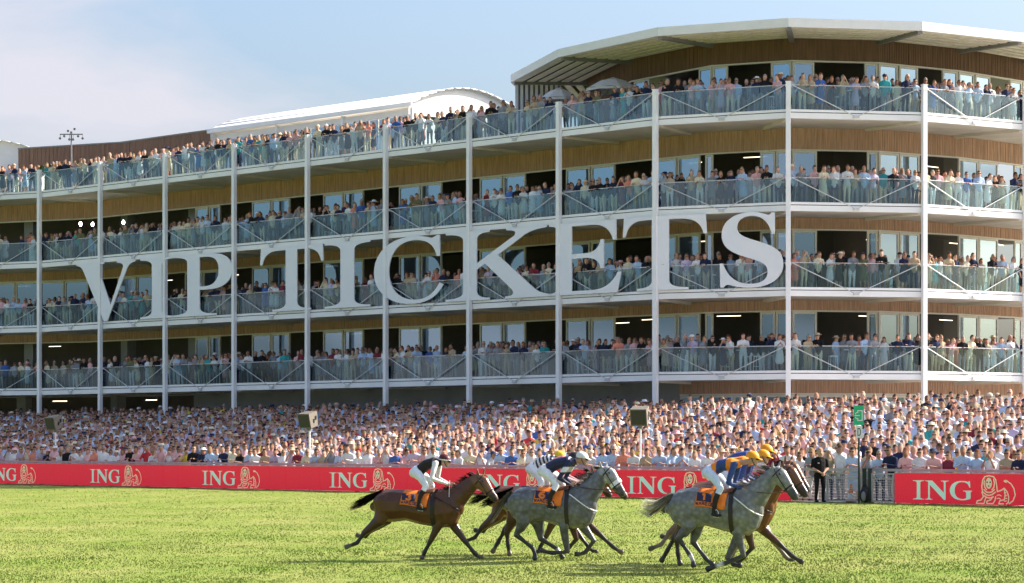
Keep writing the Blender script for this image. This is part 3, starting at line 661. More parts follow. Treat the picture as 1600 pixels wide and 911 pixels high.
# finish post with its two signs
root = empty('finish_post', bl(57.84, -0.35, 0.0)); tag(root, 'tall post with green euro-like symbol sign above a white D plate', 'sign')
root.rotation_euler = (0, 0, R(-6))
MB().tube((0, 0, -0.1), (0, 0, 2.2), 0.035, seg=10).build('pole', M['darkgreen'], root)
s1 = MB().box(-0.17, 0.17, -0.05, 0.05, 2.62, 3.27).build('green_sign', M['green'], root)
gm = MB(); of = 0.056
def gq(x0, x1, z0, z1):
    gm.quad((x0, -of, z0), (x1, -of, z0), (x1, -of, z1), (x0, -of, z1))
for a in ((.095, .125, 2.76, 3.12), (-.05, .095, 3.09, 3.12), (-.05, .095, 2.76, 2.79), (-.05, -.02, 2.79, 2.85), (-.05, -.02, 3.03, 3.09), (-.09, -.0505, 2.82, 2.85), (-.09, -.0505, 3.03, 3.06), (-.12, -.09, 2.85, 2.90), (-.12, -.09, 2.98, 3.03), (-.145, .03, 2.925, 2.955)): gq(*a)
link('sign_symbol', gm.mesh('sign_symbol'), M['plainwhite'], s1)
s2 = MB().box(-0.10, 0.12, -0.03, 0.03, 2.18, 2.60).build('plate', M['plainwhite'], root)
me = glyph_mesh('D', 0.11, 0.26, 0.004)
for v in me.vertices: v.co = (-0.045+v.co.x, -0.034-v.co.z, 2.26+v.co.y)
link('plate_letter', me, M['black'], s2)
# loudspeakers on poles
for u, s, yaw, lab in ((3.70, 0.9, -38, 'beige loudspeaker on a white pole at the left of the crowd'), (24.75, 0.9, -34, 'beige loudspeaker on a white pole above the middle of the crowd'), (45.70, 0.9, -14, 'dark-fronted loudspeaker on a pole above the right part of the crowd')):
    p = bl(u, s); root = empty('loudspeaker', (p[0], p[1], float(terr_z(s)))); root.rotation_euler = (0, 0, R(yaw)); tag(root, lab, 'loudspeaker', 'loudspeakers above the crowd'); root.scale = (.88, .88, .97)
    MB().tube((0, 0.1, 0), (0, 0.1, 2.75), 0.045, seg=10).build('pole', M['white'], root)
    bx = MB().hexa([(-.36, -.22, 2.72), (.36, -.22, 2.72), (.34, .34, 2.86), (-.34, .34, 2.86), (-.36, -.42, 3.36), (.36, -.42, 3.36), (.34, .26, 3.50), (-.34, .26, 3.50)]).build('case', M['speaker'], root)
    MB().hexa([(-.31, -.262, 2.77), (.31, -.262, 2.77), (.31, -.22, 2.77), (-.31, -.22, 2.77), (-.31, -.435, 3.31), (.31, -.435, 3.31), (.31, -.39, 3.31), (-.31, -.39, 3.31)]).build('grille', M['grille'], bx)
    MB().box(-.08, .08, 0.02, 0.2, 2.62, 2.74).build('bracket', M['greymetal'], root)
    for q in (0.02, 0.17): MB().box(.355, .375, -.08+q, .02+q, 2.95+q, 3.12+q).build('vent', M['black'], bx)
# ------------------------------------------------------------------ continuous bodies: tapered chains fused by a voxel remesh
def chain_mesh(mb, pts, side, seg=10):
    """pts: (x, y, z, ra, rb); rb along the side vector, ra across it"""
    P = [Vector(p[:3]) for p in pts]; side = Vector(side); rings = []
    n = len(P)
    for i in range(n):
        t = (P[min(i+1, n-1)]-P[max(i-1, 0)]).normalized(); s = (side-t*side.dot(t))
        s = s.normalized() if s.length > 1e-4 else t.orthogonal().normalized()
        rings.append((P[i], t, s, t.cross(s), pts[i][3], pts[i][4]))
    ext = []
    p, t, s, a, ra, rb = rings[0]; r = min(ra, rb)
    for k in (0.85, 0.5): ext.append((p-t*r*k*0.9, t, s, a, ra*math.sqrt(1-k*k), rb*math.sqrt(1-k*k)))
    ext += rings
    p, t, s, a, ra, rb = rings[-1]; r = min(ra, rb)
    for k in (0.5, 0.85): ext.append((p+t*r*k*0.9, t, s, a, ra*math.sqrt(1-k*k), rb*math.sqrt(1-k*k)))
    b = len(mb.v)
    for p, t, s, a, ra, rb in ext:
        for j in range(seg):
            w = 2*math.pi*j/seg; mb.v.append(tuple(p+a*ra*math.cos(w)+s*rb*math.sin(w)))
    for i in range(len(ext)-1):
        for j in range(seg): mb.f.append((b+i*seg+j, b+i*seg+(j+1) % seg, b+(i+1)*seg+(j+1) % seg, b+(i+1)*seg+j))
    mb.f.append(tuple(range(b+seg-1, b-1, -1))); e = b+(len(ext)-1)*seg; mb.f.append(tuple(range(e, e+seg)))
def fuse(chains, voxel, smooth=4, ratio=1.0, sfac=0.5):
    mb = MB()
    for c in chains: chain_mesh(mb, c['p'], c.get('side', (1, 0, 0)))
    me = mb.mesh('tmp'); o = bpy.data.objects.new('tmp', me); COL.objects.link(o)
    r = o.modifiers.new('r', 'REMESH'); r.mode = 'VOXEL'; r.voxel_size = voxel; r.adaptivity = 0
    if smooth:
        s = o.modifiers.new('s', 'SMOOTH'); s.iterations = smooth; s.factor = sfac
    if ratio < 1:
        d = o.modifiers.new('d', 'DECIMATE'); d.ratio = ratio
    t = o.modifiers.new('t', 'TRIANGULATE')
    dg = bpy.context.evaluated_depsgraph_get(); m2 = bpy.data.meshes.new_from_object(o.evaluated_get(dg))
    v = np.empty(len(m2.vertices)*3, np.float32); m2.vertices.foreach_get('co', v); v = v.reshape(-1, 3)
    f = np.empty(len(m2.polygons)*3, np.int32); m2.polygons.foreach_get('vertices', f); f = f.reshape(-1, 3)
    bpy.data.objects.remove(o); bpy.data.meshes.remove(me); bpy.data.meshes.remove(m2)
    S = []; ID = []; RR = []
    for c in chains:
        pts = c['p']; ids = c['id'] if isinstance(c['id'], (list, tuple)) else [c['id']]*(len(pts)-1)
        for i, (a, b) in enumerate(zip(pts[:-1], pts[1:])):
            for q in range(6):
                w = (q+0.5)/6; S.append([a[j]*(1-w)+b[j]*w for j in range(3)]); RR.append(0.5*(min(a[3], a[4])*(1-w)+min(b[3], b[4])*w)+0.25*((a[3]+a[4])*(1-w)+(b[3]+b[4])*w)); ID.append(ids[i])
    S = np.array(S, np.float32); RR = np.array(RR, np.float32); ID = np.array(ID)
    part = np.empty(len(v), int)
    for k in range(0, len(v), 4000):
        d = np.linalg.norm(v[k:k+4000, None]-S[None], axis=2)/RR[None]
        part[k:k+4000] = ID[np.argmin(d, 1)]
    return v, f, part

# part ids of spectators: 0 skin 1 top 2 legs 3 hair 4 shoes 5 forearm 6 shirt front 7 shin
def person_chains(arms='down', lean=0.0, female=False, long_hair=False, dress=False, hands=False, detail=False, heavy=1.0):
    C = []; yl = -lean
    w = 0.90 if female else 1.0
    def T(z, y0=0.0): return y0+yl*max(0, (z-0.95))/0.55
    def ch(p, i, side=(1, 0, 0)): C.append(dict(p=p, id=i, side=side))
    ch([(0, T(.90), .90, .125*heavy, .165), (0, T(1.02)-.01, 1.02, .115*heavy, .150*w), (0, T(1.20), 1.20, .125*heavy, .172*w), (0, T(1.34), 1.34, .120, .20*w), (0, T(1.44), 1.44, .085, .165*w)], 1)
    if female: ch([(-.07, T(1.26)-.08, 1.26, .06, .06), (.07, T(1.26)-.08, 1.26, .06, .06)], 1, (0, 0, 1))
    else: ch([(0, T(1.12)-.085*heavy, 1.10, .035, .030), (0, T(1.38)-.085, 1.38, .035, .035)], 6)
    ch([(-.13, T(1.42), 1.42, .062, .062), (.13, T(1.42), 1.42, .062, .062)], 1, (0, 0, 1))
    ch([(0, T(1.44), 1.44, .055, .058), (0, T(1.56)-.01, 1.56, .052, .055)], 0)
    hy = T(1.62)-.02-lean*0.15
    hd = [(0, hy-.025, 1.525, .060, .058), (0, hy-.015, 1.575, .098, .080), (0, hy, 1.645, .112, .092), (0, hy+.01, 1.705, .098, .086)]
    ch(hd, 0)
    ch([(0, hy-.118, 1.635, .016, .015), (0, hy-.130, 1.608, .020, .018)], 0)
    if detail:
        for s in (-1, 1): ch([(s*.096, hy+.01, 1.655, .024, .013), (s*.096, hy+.015, 1.615, .018, .011)], 0, (1, 0, 0))
    ch([(0, hy+.052, 1.63, .075, .090), (0, hy+.030, 1.705, .100, .098), (0, hy-.002, 1.745, .098, .080)], 3)
    if long_hair:
        ch([(0, hy+.05, 1.70, .08, .104), (0, hy+.072, 1.56, .062, .112), (0, T(1.45)+.095, 1.40, .040, .10)], 3)
    for s in (-1, 1):
        sh = (s*.20*w, T(1.40), 1.405); x = s
        if arms == 'down': el = (s*.235*w, T(1.15)+.03, 1.14); ha = (s*.225*w, T(.9)-.06, .90)
        elif arms == 'rail': el = (s*.25*w, T(1.18)-.10, 1.16); ha = (s*.08, -.42, 1.22)
        elif arms == 'cross': el = (s*.235*w, T(1.16)-.02, 1.16); ha = (-s*.10, T(1.2)-.19-.02*s, 1.22+.03*s)
        elif arms == 'face': el = (s*.26*w, T(1.25)-.16, 1.22); ha = (s*.06, hy-.16, 1.62)
        elif arms == 'clap': el = (s*.24*w, T(1.18)-.08, 1.15); ha = (s*.03, T(1.3)-.30, 1.34)
        elif arms == 'front': el = (s*.25*w, T(1.15)+.0, 1.13); ha = (s*.05, T(1.0)-.21, .98)
        ch([(*sh, .062, .060), ((sh[0]+el[0])/2, (sh[1]+el[1])/2, (sh[2]+el[2])/2, .054, .052), (*el, .044, .044)], 1, (1, 0, 0))
        mid = tuple(el[j]*.45+ha[j]*.55 for j in range(3))
        ch([(*el, .044, .044), (*mid, .038, .036), (*ha, .028, .028)], 5, (1, 0, 0))
        d = Vector(ha)-Vector(el); d.normalize(); he = Vector(ha)+d*.10
        ch([(*ha, .034, .026), (he.x, he.y, he.z, .034, .022)], 0, (1, 0, 0))
        hip = (s*.09, 0, .90); kn = (s*.105, -.02, .50); an = (s*.11, .02, .10)
        if dress:
            ch([(*kn, .058, .058), (s*.105, .01, .30, .052, .05), (*an, .034, .034)], 0)
        else:
            ch([(*hip, .098, .092), (s*.10, -.01, .70, .085, .080), (*kn, .062, .060), (s*.105, .01, .30, .058, .055), (*an, .05, .048)], [2, 2, 7, 7])
        ch([(s*.11, .05, .045, .042, .042), (s*.115, -.12, .035, .036, .042)], 4, (1, 0, 0))
    if dress:
        ch([(0, 0, 1.0, .13, .15), (0, 0, .85, .155, .185), (0, 0, .62, .16, .20), (0, 0, .50, .165, .21)], 2)
    return C, (0.0, hy, 1.655)
TPL = {}
def template(key, voxel=0.026, ratio=0.16, **k):
    C, head = person_chains(**k); v, f, p = fuse(C, voxel, 2, ratio)
    # everything under the hip that no foot or leg claims keeps its own id
    v = v*np.array([1.05, 1.04, 1.0], np.float32); TPL[key] = (v, f, p, head)
for arms in ('down', 'rail', 'cross', 'face', 'clap'):
    template('m_'+arms, arms=arms, lean=0.14 if arms == 'rail' else 0.0, heavy=1.05 if arms == 'cross' else 1.0)
for arms in ('down', 'rail', 'face', 'clap'):
    template('f_'+arms, arms=arms, lean=0.12 if arms == 'rail' else 0.0, female=True, long_hair=arms != 'face', dress=True)
template('w_rail', arms='rail', lean=0.13, female=True, long_hair=True)
template('w_cross', arms='cross', female=True, long_hair=False)
BUST = {}
for k, (v, f, p, h) in TPL.items():      # those deep in the crowd: hidden from the hip down
    keep = (v[:, 2] > 0.78)[f].all(1); f2 = f[keep]; used = np.unique(f2); mp = -np.ones(len(v), int); mp[used] = np.arange(len(used)); BUST[k] = (v[used], mp[f2], p[used], h)
# hats and glasses (head-centred)
def hat_arrays(kind):
    mb = MB()
    if kind == 'brim': prof = [(.175, .030), (.17, .040), (.10, .048), (.095, .10), (.075, .118), (.01, .122)]
    elif kind == 'wide': prof = [(.24, .022), (.235, .032), (.10, .052), (.095, .11), (.07, .13), (.01, .135)]
    else: prof = [(.098, .018), (.102, .05), (.085, .095), (.045, .118), (.01, .122)]
    n = 10; b = 0
    for r, z in prof:
        for j in range(n): mb.v.append((r*math.cos(6.283*j/n), r*1.12*math.sin(6.283*j/n)+.01, z))
    for i in range(len(prof)-1):
        for j in range(n): mb.f.append((i*n+j, i*n+(j+1) % n, (i+1)*n+(j+1) % n, (i+1)*n+j))
    mb.f.append(tuple(range((len(prof)-1)*n, len(prof)*n)))
    if kind == 'cap':
        c = len(mb.v); mb.v += [(-.075, -.08, .028), (-.05, -.19, .012), (.05, -.19, .012), (.075, -.08, .028), (-.075, -.08, .036), (-.05, -.19, .02), (.05, -.19, .02), (.075, -.08, .036)]
        mb.f += [(c, c+1, c+2, c+3), (c+7, c+6, c+5, c+4), (c, c+4, c+5, c+1), (c+1, c+5, c+6, c+2), (c+2, c+6, c+7, c+3)]
    return mb
HATS = {k: hat_arrays(k) for k in ('brim', 'wide', 'cap')}
GLA = MB()
for s in (-1, 1):
    a, b2 = (.008, .066) if s > 0 else (-.066, -.008)
    GLA.hexa([(a, -.098, -.004), (b2, -.098+(.018 if s > 0 else 0)*1, -.004), (b2, -.07, -.004), (a, -.07, -.004), (a, -.102, .026), (b2, -.102+(.018 if s > 0 else 0), .026), (b2, -.07, .026), (a, -.07, .026)])
def tri(mb):
    f = []
    for q in mb.f:
        for i in range(1, len(q)-1): f.append((q[0], q[i], q[i+1]))
    return np.array(mb.v, np.float32), np.array(f, int)
for _h in list(HATS.values())+[GLA]: _h.v = [(a*1.17, b*1.17, c*1.12) for a, b, c in _h.v]
HATT = {k: tri(v) for k, v in HATS.items()}; GLAT = tri(GLA)
HATM = {k: v.mesh('hat', True) for k, v in HATS.items()}
PAL = {'white': (.74, .74, .76), 'pale blue': (.42, .55, .76), 'pink': (.72, .42, .44), 'cream': (.70, .62, .46), 'navy': (.022, .03, .075), 'black': (.016, .016, .018), 'grey': (.26, .27, .30), 'red': (.55, .05, .06), 'blue': (.06, .14, .42), 'teal': (.05, .34, .36), 'yellow': (.70, .56, .10), 'beige': (.48, .38, .26), 'lilac': (.52, .45, .62), 'maroon': (.20, .03, .05), 'olive': (.16, .16, .08), 'coral': (.75, .28, .20)}
TERR_P = (['white']*16+['pale blue']*8+['pink']*7+['cream']*3+['lilac']*2+['navy']*2+['black']*1+['grey']*2+['red', 'blue', 'teal', 'yellow', 'beige', 'beige', 'lilac', 'lilac', 'maroon', 'coral'])
BALC_P = (['white']*6+['pale blue']*4+['navy']*6+['black']*4+['grey']*4+['cream']*3+['pink']*2+['beige']*3+['grey', 'navy', 'black', 'white', 'navy', 'coral', 'olive', 'lilac', 'blue', 'maroon', 'beige', 'cream', 'pink', 'teal'])
SKIN = [(.50, .285, .205), (.56, .34, .25), (.44, .24, .165), (.60, .37, .28), (.36, .19, .125), (.52, .29, .20)]
HAIR = {'dark': (.030, .020, .014), 'brown': (.085, .045, .024), 'fair': (.25, .165, .08), 'grey': (.26, .245, .23), 'bald': None, 'auburn': (.17, .06, .025)}
def new_person(place, rail):
    fem = random.random() < (0.42 if place == 'terrace' else 0.38)
    top = random.choice(TERR_P if place == 'terrace' else BALC_P)
    if fem and top in ('navy',) and random.random() < .5: top = random.choice(['white', 'cream', 'coral', 'pink', 'beige'])
    arms = random.choices(['rail', 'cross', 'down', 'face', 'clap'], [7, 1, 1.5, 1.2, 1] if rail else [0.0, 2, 4, 1.3, 1.4])[0]
    if fem:
        key = random.choice({'rail': ['f_rail', 'w_rail'], 'cross': ['w_cross'], 'down': ['f_down'], 'face': ['f_face'], 'clap': ['f_clap']}[arms])
        hair = random.choice(['dark', 'brown', 'brown', 'fair', 'auburn'])
    else:
        key = 'm_'+arms; hair = random.choice(['dark', 'dark', 'dark', 'brown', 'brown', 'grey', 'grey', 'bald'])
    jacket = (not fem) and top in ('navy', 'black', 'grey')
    skin = SKIN[random.randrange(len(SKIN))]; j = random.uniform(.85, 1.12)
    c = np.zeros((8, 3)); t = np.array(PAL[top])*random.uniform(.85, 1.08)
    skin = np.array(skin)*j
    legs = random.choice(['navy', 'beige', 'white', 'grey', 'black', 'cream', 'grey'])
    c[0] = skin; c[1] = t; c[2] = t if key.startswith('f_') else PAL[legs]; c[3] = skin*.95 if HAIR[hair] is None else HAIR[hair]; c[4] = (.03, .025, .02)
    longs = jacket or random.random() < (.45 if place == 'terrace' else .55)
    c[5] = t if longs and not key.startswith('f_') else skin; c[6] = (.72, .73, .76) if jacket else t*.97; c[7] = c[2]
    hat = None
    if random.random() < (.10 if place == 'terrace' else .04): hat = (random.choice(['wide', 'brim'] if fem else ['cap', 'brim', 'cap']), random.choice(['white', 'cream', 'beige', 'navy', 'white']))
    if fem and random.random() < .02: hat = ('wide', 'pink')
    return dict(key=key, cols=c, hat=hat, gl=random.random() < (.55 if place == 'terrace' else .3), top=top, jacket=jacket, hair=hair, fem=fem, arms=arms, rot=random.gauss(0, .28), sc=random.uniform(.97, 1.08)*(0.96 if fem else 1.0))
ACC = dict(v=[], f=[], c=[], n=0)
def add_stuff(d, x, y, z, face, bust):
    v, f, p, head = (BUST if bust else TPL)[d['key']]
    a = face+d['rot']; ca, sa = math.cos(a), math.sin(a); Rm = np.array([[ca, -sa, 0], [sa, ca, 0], [0, 0, 1]])
    def put(v, f, c):
        ACC['v'].append((v*d['sc'])@Rm.T+np.array([x, y, z])); ACC['f'].append(f+ACC['n']); ACC['c'].append(c); ACC['n'] += len(v)
    put(v, f, d['cols'][p])
    if d['hat']:
        hv, hf = HATT[d['hat'][0]]; put(hv+np.array(head)+np.array([0, .01, .01]), hf, np.tile(PAL[d['hat'][1]], (len(hv), 1)))
    if d['gl']:
        gv, gf = GLAT; put(gv+np.array(head)+np.array([0, -.012, -.01]), gf, np.tile((.012, .011, .012), (len(gv), 1)))
M['glasses'] = M['black']
GLM = GLA.mesh('sunglasses')
for k, c in PAL.items(): M['hat_'+k] = None
def hatmat(c):
    if M['hat_'+c] is None: M['hat_'+c] = mat('hat_'+c.replace(' ', '_'), PAL[c], 0.85, 0.08, 14)
    return M['hat_'+c]
def add_individual(d, x, y, z, face, where, group):
    v, f, p, head = TPL[d['key']]
    me = npmesh('person', v, f, d['cols'][p]); o = link('person', me, M['cloth']); o.location = (x, y, z); o.rotation_euler = (0, 0, face+d['rot']); o.scale = (d['sc'],)*3
    if d['hat']:
        k, c = d['hat']; key = (k, c)
        if key not in HATC:
            m2 = HATM[k].copy(); m2.materials.append(hatmat(c)); HATC[key] = m2
        h = link('hat', HATC[key], None, o); h.location = (head[0], head[1]+.01, head[2]+.01)
    if d['gl']:
        g = link('sunglasses', GLM, M['black'], o); g.location = (head[0], head[1]-.012, head[2]-.01)
    gar = 'jacket' if d['jacket'] else ('dress' if d['key'].startswith('f_') else ('top' if d['fem'] else 'shirt'))
    extra = ', %s hat' % d['hat'][1] if d['hat'] else (', bald head' if d['hair'] == 'bald' else ', %s hair' % d['hair'])
    tag(o, 'person in %s %s%s, %s' % (d['top'], gar, extra, where), 'person', group)
    return o
HATC = {}
# ------------------------------------------------------------------ spectators
ORD = ['first', 'second', 'third', 'fourth', 'fifth', 'sixth', 'seventh', 'eighth', 'ninth', 'tenth', 'eleventh', 'twelfth', 'thirteenth', 'fourteenth', 'fifteenth', 'sixteenth', 'seventeenth', 'eighteenth', 'nineteenth', 'twentieth', '21st', '22nd', '23rd', '24th', '25th', '26th', '27th', '28th', '29th', '30th']
LM = [(-9, 'picture edge'), (3.7, 'left loudspeaker'), (11.6, 'second lion'), (21.0, 'third lion'), (24.75, 'middle loudspeaker'), (31.0, 'fourth lion'), (37.2, 'brown horse head'), (41.0, 'white-capped jockey'), (45.7, 'right loudspeaker'), (51.5, 'orange-capped jockeys'), (55.0, 'uniformed guard'), (57.84, 'green sign'), (61.6, 'right board edge')]
cnt = {}
def terr_where(u, row):
    n = None
    for a, b in LM:
        if u >= a: n = b
    k = (n, row); cnt[k] = cnt.get(k, 0)+1
    return '%s right of %s, %s' % (ORD[min(cnt[k]-1, 29)], n, 'front row' if row == 0 else 'second row')
BAYW = {-1: 'leftmost', 0: 'second', 1: 'third', 2: 'fourth', 3: 'fifth', 4: 'sixth', 5: 'seventh', 6: 'eighth', 7: 'ninth', 8: 'third-last', 9: 'second-last', 10: 'rightmost'}
LVW = {1: 'lowest', 2: 'second', 3: 'third', 4: 'top'}
BOX = {}
cand = []
row = 0; s = 0.80
while s < 23.0:
    u = -55+random.uniform(0, .5)
    while u < 74:
        p = bl(u, s+random.uniform(-.12, .12) if row else s); X, Y = p; xx = 800+4300*X/Y; i_, sb = 0, 0
        if -90 < xx < 1700:
            z = float(terr_z(math.floor((s-0.22)/(22/26.0))*(22/26.0)+0.22+0.5)) if s < 22.2 else TOPG
            cand.append(('t', row, u, X, Y, z, 4300/Y))
        u += random.uniform(.52, .72) if row == 0 else random.uniform(.52, .76)
    row += 1; s += 0.80 if row == 1 else (1.1 if row < 5 else 1.36)
for lv in (1, 2, 3, 4):
    for i in range(1, NB-1):
        k = i-K0; fr, ln = frame(CP[i], CP[i+1])
        if k > 11: continue
        dens = (1.0 if lv == 4 else 0.92) if k > 0 else (0.85 if lv in (2, 4) else 0.6)
        for r_, (v0, gap, pr) in enumerate(((.34, .52, .93), (.85, .56, .80), (1.45, .66, .66 if lv == 4 else .45), (2.2, .75, .5 if lv == 4 else .22))):
            u = .25+random.uniform(0, .3)
            while u < ln-.2:
                if random.random() < pr*dens:
                    v = v0+random.uniform(-.04, .04) if r_ == 0 else v0+random.uniform(-.22, .22)
                    p = fr[0]+fr[1]*u+fr[2]*v; xx = 800+4300*p[0]/p[1]
                    if -90 < xx < 1700: cand.append(('b', r_, (lv, k, u/ln), p[0], p[1], ZL[lv]+.383, 4300/p[1]))
                u += gap*random.uniform(.75, 1.35)
# the 300 that show largest stand as single people
def score(c):
    if not 0 < 800+4300*c[3]/c[4] < 1600: return 0.0
    if c[0] == 't': return c[6]*(1.0 if c[1] == 0 else (.72 if c[1] == 1 else 0.1))
    return c[6]*(1.18 if c[1] == 0 else 0.1)
order = sorted(range(len(cand)), key=lambda i: -score(cand[i])); single = set(order[:298])
bcount = {}
seq = sorted(range(len(cand)), key=lambda i: (cand[i][0], cand[i][2] if cand[i][0] == 't' else (cand[i][2][0], cand[i][2][1], cand[i][2][2])))
for i in seq:
    kind, r_, key, X, Y, z, sc_ = cand[i]
    d = new_person('terrace' if kind == 't' else 'balcony', r_ == 0)
    if kind == 't': face = math.atan2(X, Y)*-1+random.uniform(-.35, .15)-0.12
    else:
        fr, ln = frame(CP[key[1]+K0], CP[key[1]+K0+1]); face = 0.55*math.atan2(fr[1][1], fr[1][0])+random.uniform(-.2, .2)
    if i in single:
        if kind == 't': add_individual(d, X, Y, z, face, terr_where(key, r_), 'spectators on the terrace')
        else:
            q = (key[0], key[1]); bcount[q] = bcount.get(q, 0)+1
            add_individual(d, X, Y, z, face, '%s along %s balcony rail, %s bay' % (ORD[min(bcount[q]-1, 29)], LVW[key[0]], BAYW.get(key[1], 'end')), 'spectators on the balconies')
    else: add_stuff(d, X, Y, z, face, kind == 't')
v = np.concatenate(ACC['v']); f = np.concatenate(ACC['f']); c = np.concatenate(ACC['c'])
o = link('spectator_crowd', npmesh('spectator_crowd', v, f, c), M['cloth']); tag(o, 'dense crowd of spectators filling the terrace and balconies', 'crowd', kind='stuff')
print('CROWD', len(cand), 'tris', len(f), 'per', {k: len(x[1]) for k, x in TPL.items()})
# ------------------------------------------------------------------ horses
HL = dict(  # traced side views: origin, ground line, zoom pixels per metre
 A=dict(o=(600, 810), s=290,
  trunk=[(268, 440, 505, .13), (290, 392, 548, .19), (330, 364, 570, .25), (400, 358, 572, .275), (480, 366, 562, .27), (580, 375, 588, .285), (680, 362, 606, .285), (740, 346, 606, .25), (785, 352, 585, .20), (812, 400, 530, .14)],
  neck=[(735, 455, .33, .20), (795, 415, .285, .155), (852, 362, .225, .12), (905, 312, .175, .095), (938, 290, .14, .085)],
  head=[(935, 292, .13, .085), (965, 318, .155, .095), (990, 350, .125, .08), (1018, 385, .088, .062), (1042, 414, .080, .060), (1050, 424, .062, .055)],
  ears=[((940, 262), (936, 222)), ((968, 262), (975, 222))],
  tail=[(318, 372), (285, 395), (225, 425), (165, 455), (100, 480)], tw=[.05, .07, .12, .13, .09]),
 S=dict(o=(560, 820), s=298,
  trunk=[(268, 430, 500, .13), (292, 380, 545, .20), (340, 348, 572, .26), (420, 336, 566, .28), (500, 348, 562, .275), (590, 352, 592, .285), (670, 338, 612, .285), (725, 326, 610, .25), (775, 335, 580, .20), (805, 395, 520, .14)],
  neck=[(730, 432, .34, .20), (785, 380, .295, .16), (835, 315, .22, .115), (868, 262, .175, .098), (890, 238, .14, .085)],
  head=[(890, 240, .13, .085), (915, 262, .16, .098), (945, 298, .128, .082), (975, 340, .092, .064), (998, 376, .082, .062), (1003, 388, .064, .056)],
  ears=[((868, 215), (860, 172)), ((892, 212), (896, 176))],
  tail=[(290, 385), (262, 400), (225, 450), (190, 500), (160, 545)], tw=[.06, .11, .18, .22, .18]),
 G=dict(o=(560, 843), s=309,
  trunk=[(262, 420, 495, .13), (285, 372, 545, .20), (330, 336, 575, .26), (410, 322, 572, .28), (500, 336, 562, .275), (590, 346, 588, .285), (670, 332, 614, .285), (730, 310, 622, .26), (775, 320, 590, .20), (808, 390, 525, .14)],
  neck=[(735, 428, .34, .20), (795, 370, .295, .16), (850, 305, .22, .115), (890, 250, .175, .098), (912, 225, .14, .085)],
  head=[(912, 226, .13, .085), (938, 252, .16, .098), (970, 290, .128, .082), (1003, 334, .092, .064), (1030, 374, .084, .062), (1036, 386, .066, .056)],
  ears=[((900, 200), (902, 160)), ((928, 198), (938, 160))],
  tail=[(282, 378), (255, 392), (205, 432), (150, 465), (78, 440)], tw=[.06, .11, .17, .20, .18]))
LEGS = dict(  # joints from the top down: near/far hind, near/far fore
 A=dict(hn=[(350, 470), (310, 565), (212, 642), (165, 708), (128, 722), (95, 735)], hf=[(365, 470), (330, 560), (240, 625), (205, 668), (175, 665), (150, 660)],
        fn=[(715, 480), (690, 590), (640, 690), (600, 765), (592, 788), (585, 803)], ff=[(745, 480), (770, 590), (845, 690), (908, 770), (932, 790), (955, 803)]),
 S=dict(hn=[(350, 470), (375, 572), (325, 655), (430, 735), (444, 770), (446, 806)], hf=[(370, 470), (450, 575), (468, 680), (575, 745), (595, 775), (608, 800)],
        fn=[(710, 490), (632, 600), (655, 762), (555, 768), (522, 762), (490, 752)], ff=[(735, 490), (745, 605), (812, 690), (755, 765), (728, 775), (698, 776)]),
 G=dict(hn=[(350, 470), (392, 572), (325, 640), (400, 745), (415, 778), (420, 808)], hf=[(365, 470), (425, 575), (400, 665), (478, 765), (500, 785), (520, 802)],
        fn=[(715, 490), (690, 605), (726, 742), (606, 795), (560, 808), (505, 836)], ff=[(735, 490), (680, 620), (612, 765), (650, 800), (672, 806), (692, 806)]))
LEGS['B'] = dict(hn=[(350, 470), (335, 565), (292, 655), (300, 735), (306, 772), (312, 803)], hf=[(365, 470), (345, 560), (262, 640), (218, 720), (198, 755), (182, 782)], fn=[(715, 480), (712, 592), (742, 695), (690, 752), (668, 775), (645, 790)], ff=[(745, 480), (785, 585), (882, 668), (962, 742), (992, 762), (1020, 778)])
HL['B'] = HL['A']
RAD = dict(h=[(.22, .11), (.155, .105), (.075, .056), (.055, .048), (.044, .040), (.066, .058)], f=[(.18, .10), (.115, .085), (.064, .054), (.052, .046), (.043, .039), (.066, .058)])
PC = dict(bay=dict(body=(.115, .040, .013), low=(.012, .010, .010), head=(.13, .055, .024), muz=(.03, .018, .014), hair=(.012, .010, .009), hoof=(.03, .026, .022)),
 dark=dict(body=(.080, .027, .009), low=(.014, .011, .010), head=(.16, .072, .034), muz=(.045, .024, .018), hair=(.012, .009, .008), hoof=(.10, .085, .06)),
 chest=dict(body=(.17, .065, .022), low=(.16, .12, .09), head=(.17, .07, .028), muz=(.06, .035, .025), hair=(.05, .02, .01), hoof=(.06, .05, .04)),
 grey=dict(body=(.125, .130, .137), low=(.020, .021, .023), head=(.33, .335, .34), muz=(.06, .058, .06), hair=(.24, .225, .20), hoof=(.03, .03, .03)),
 palegrey=dict(body=(.165, .169, .172), low=(.026, .027, .029), head=(.22, .225, .23), muz=(.05, .05, .052), hair=(.30, .28, .25), hoof=(.03, .03, .03)))
HY_ = 15.0      # horses run slightly towards the camera
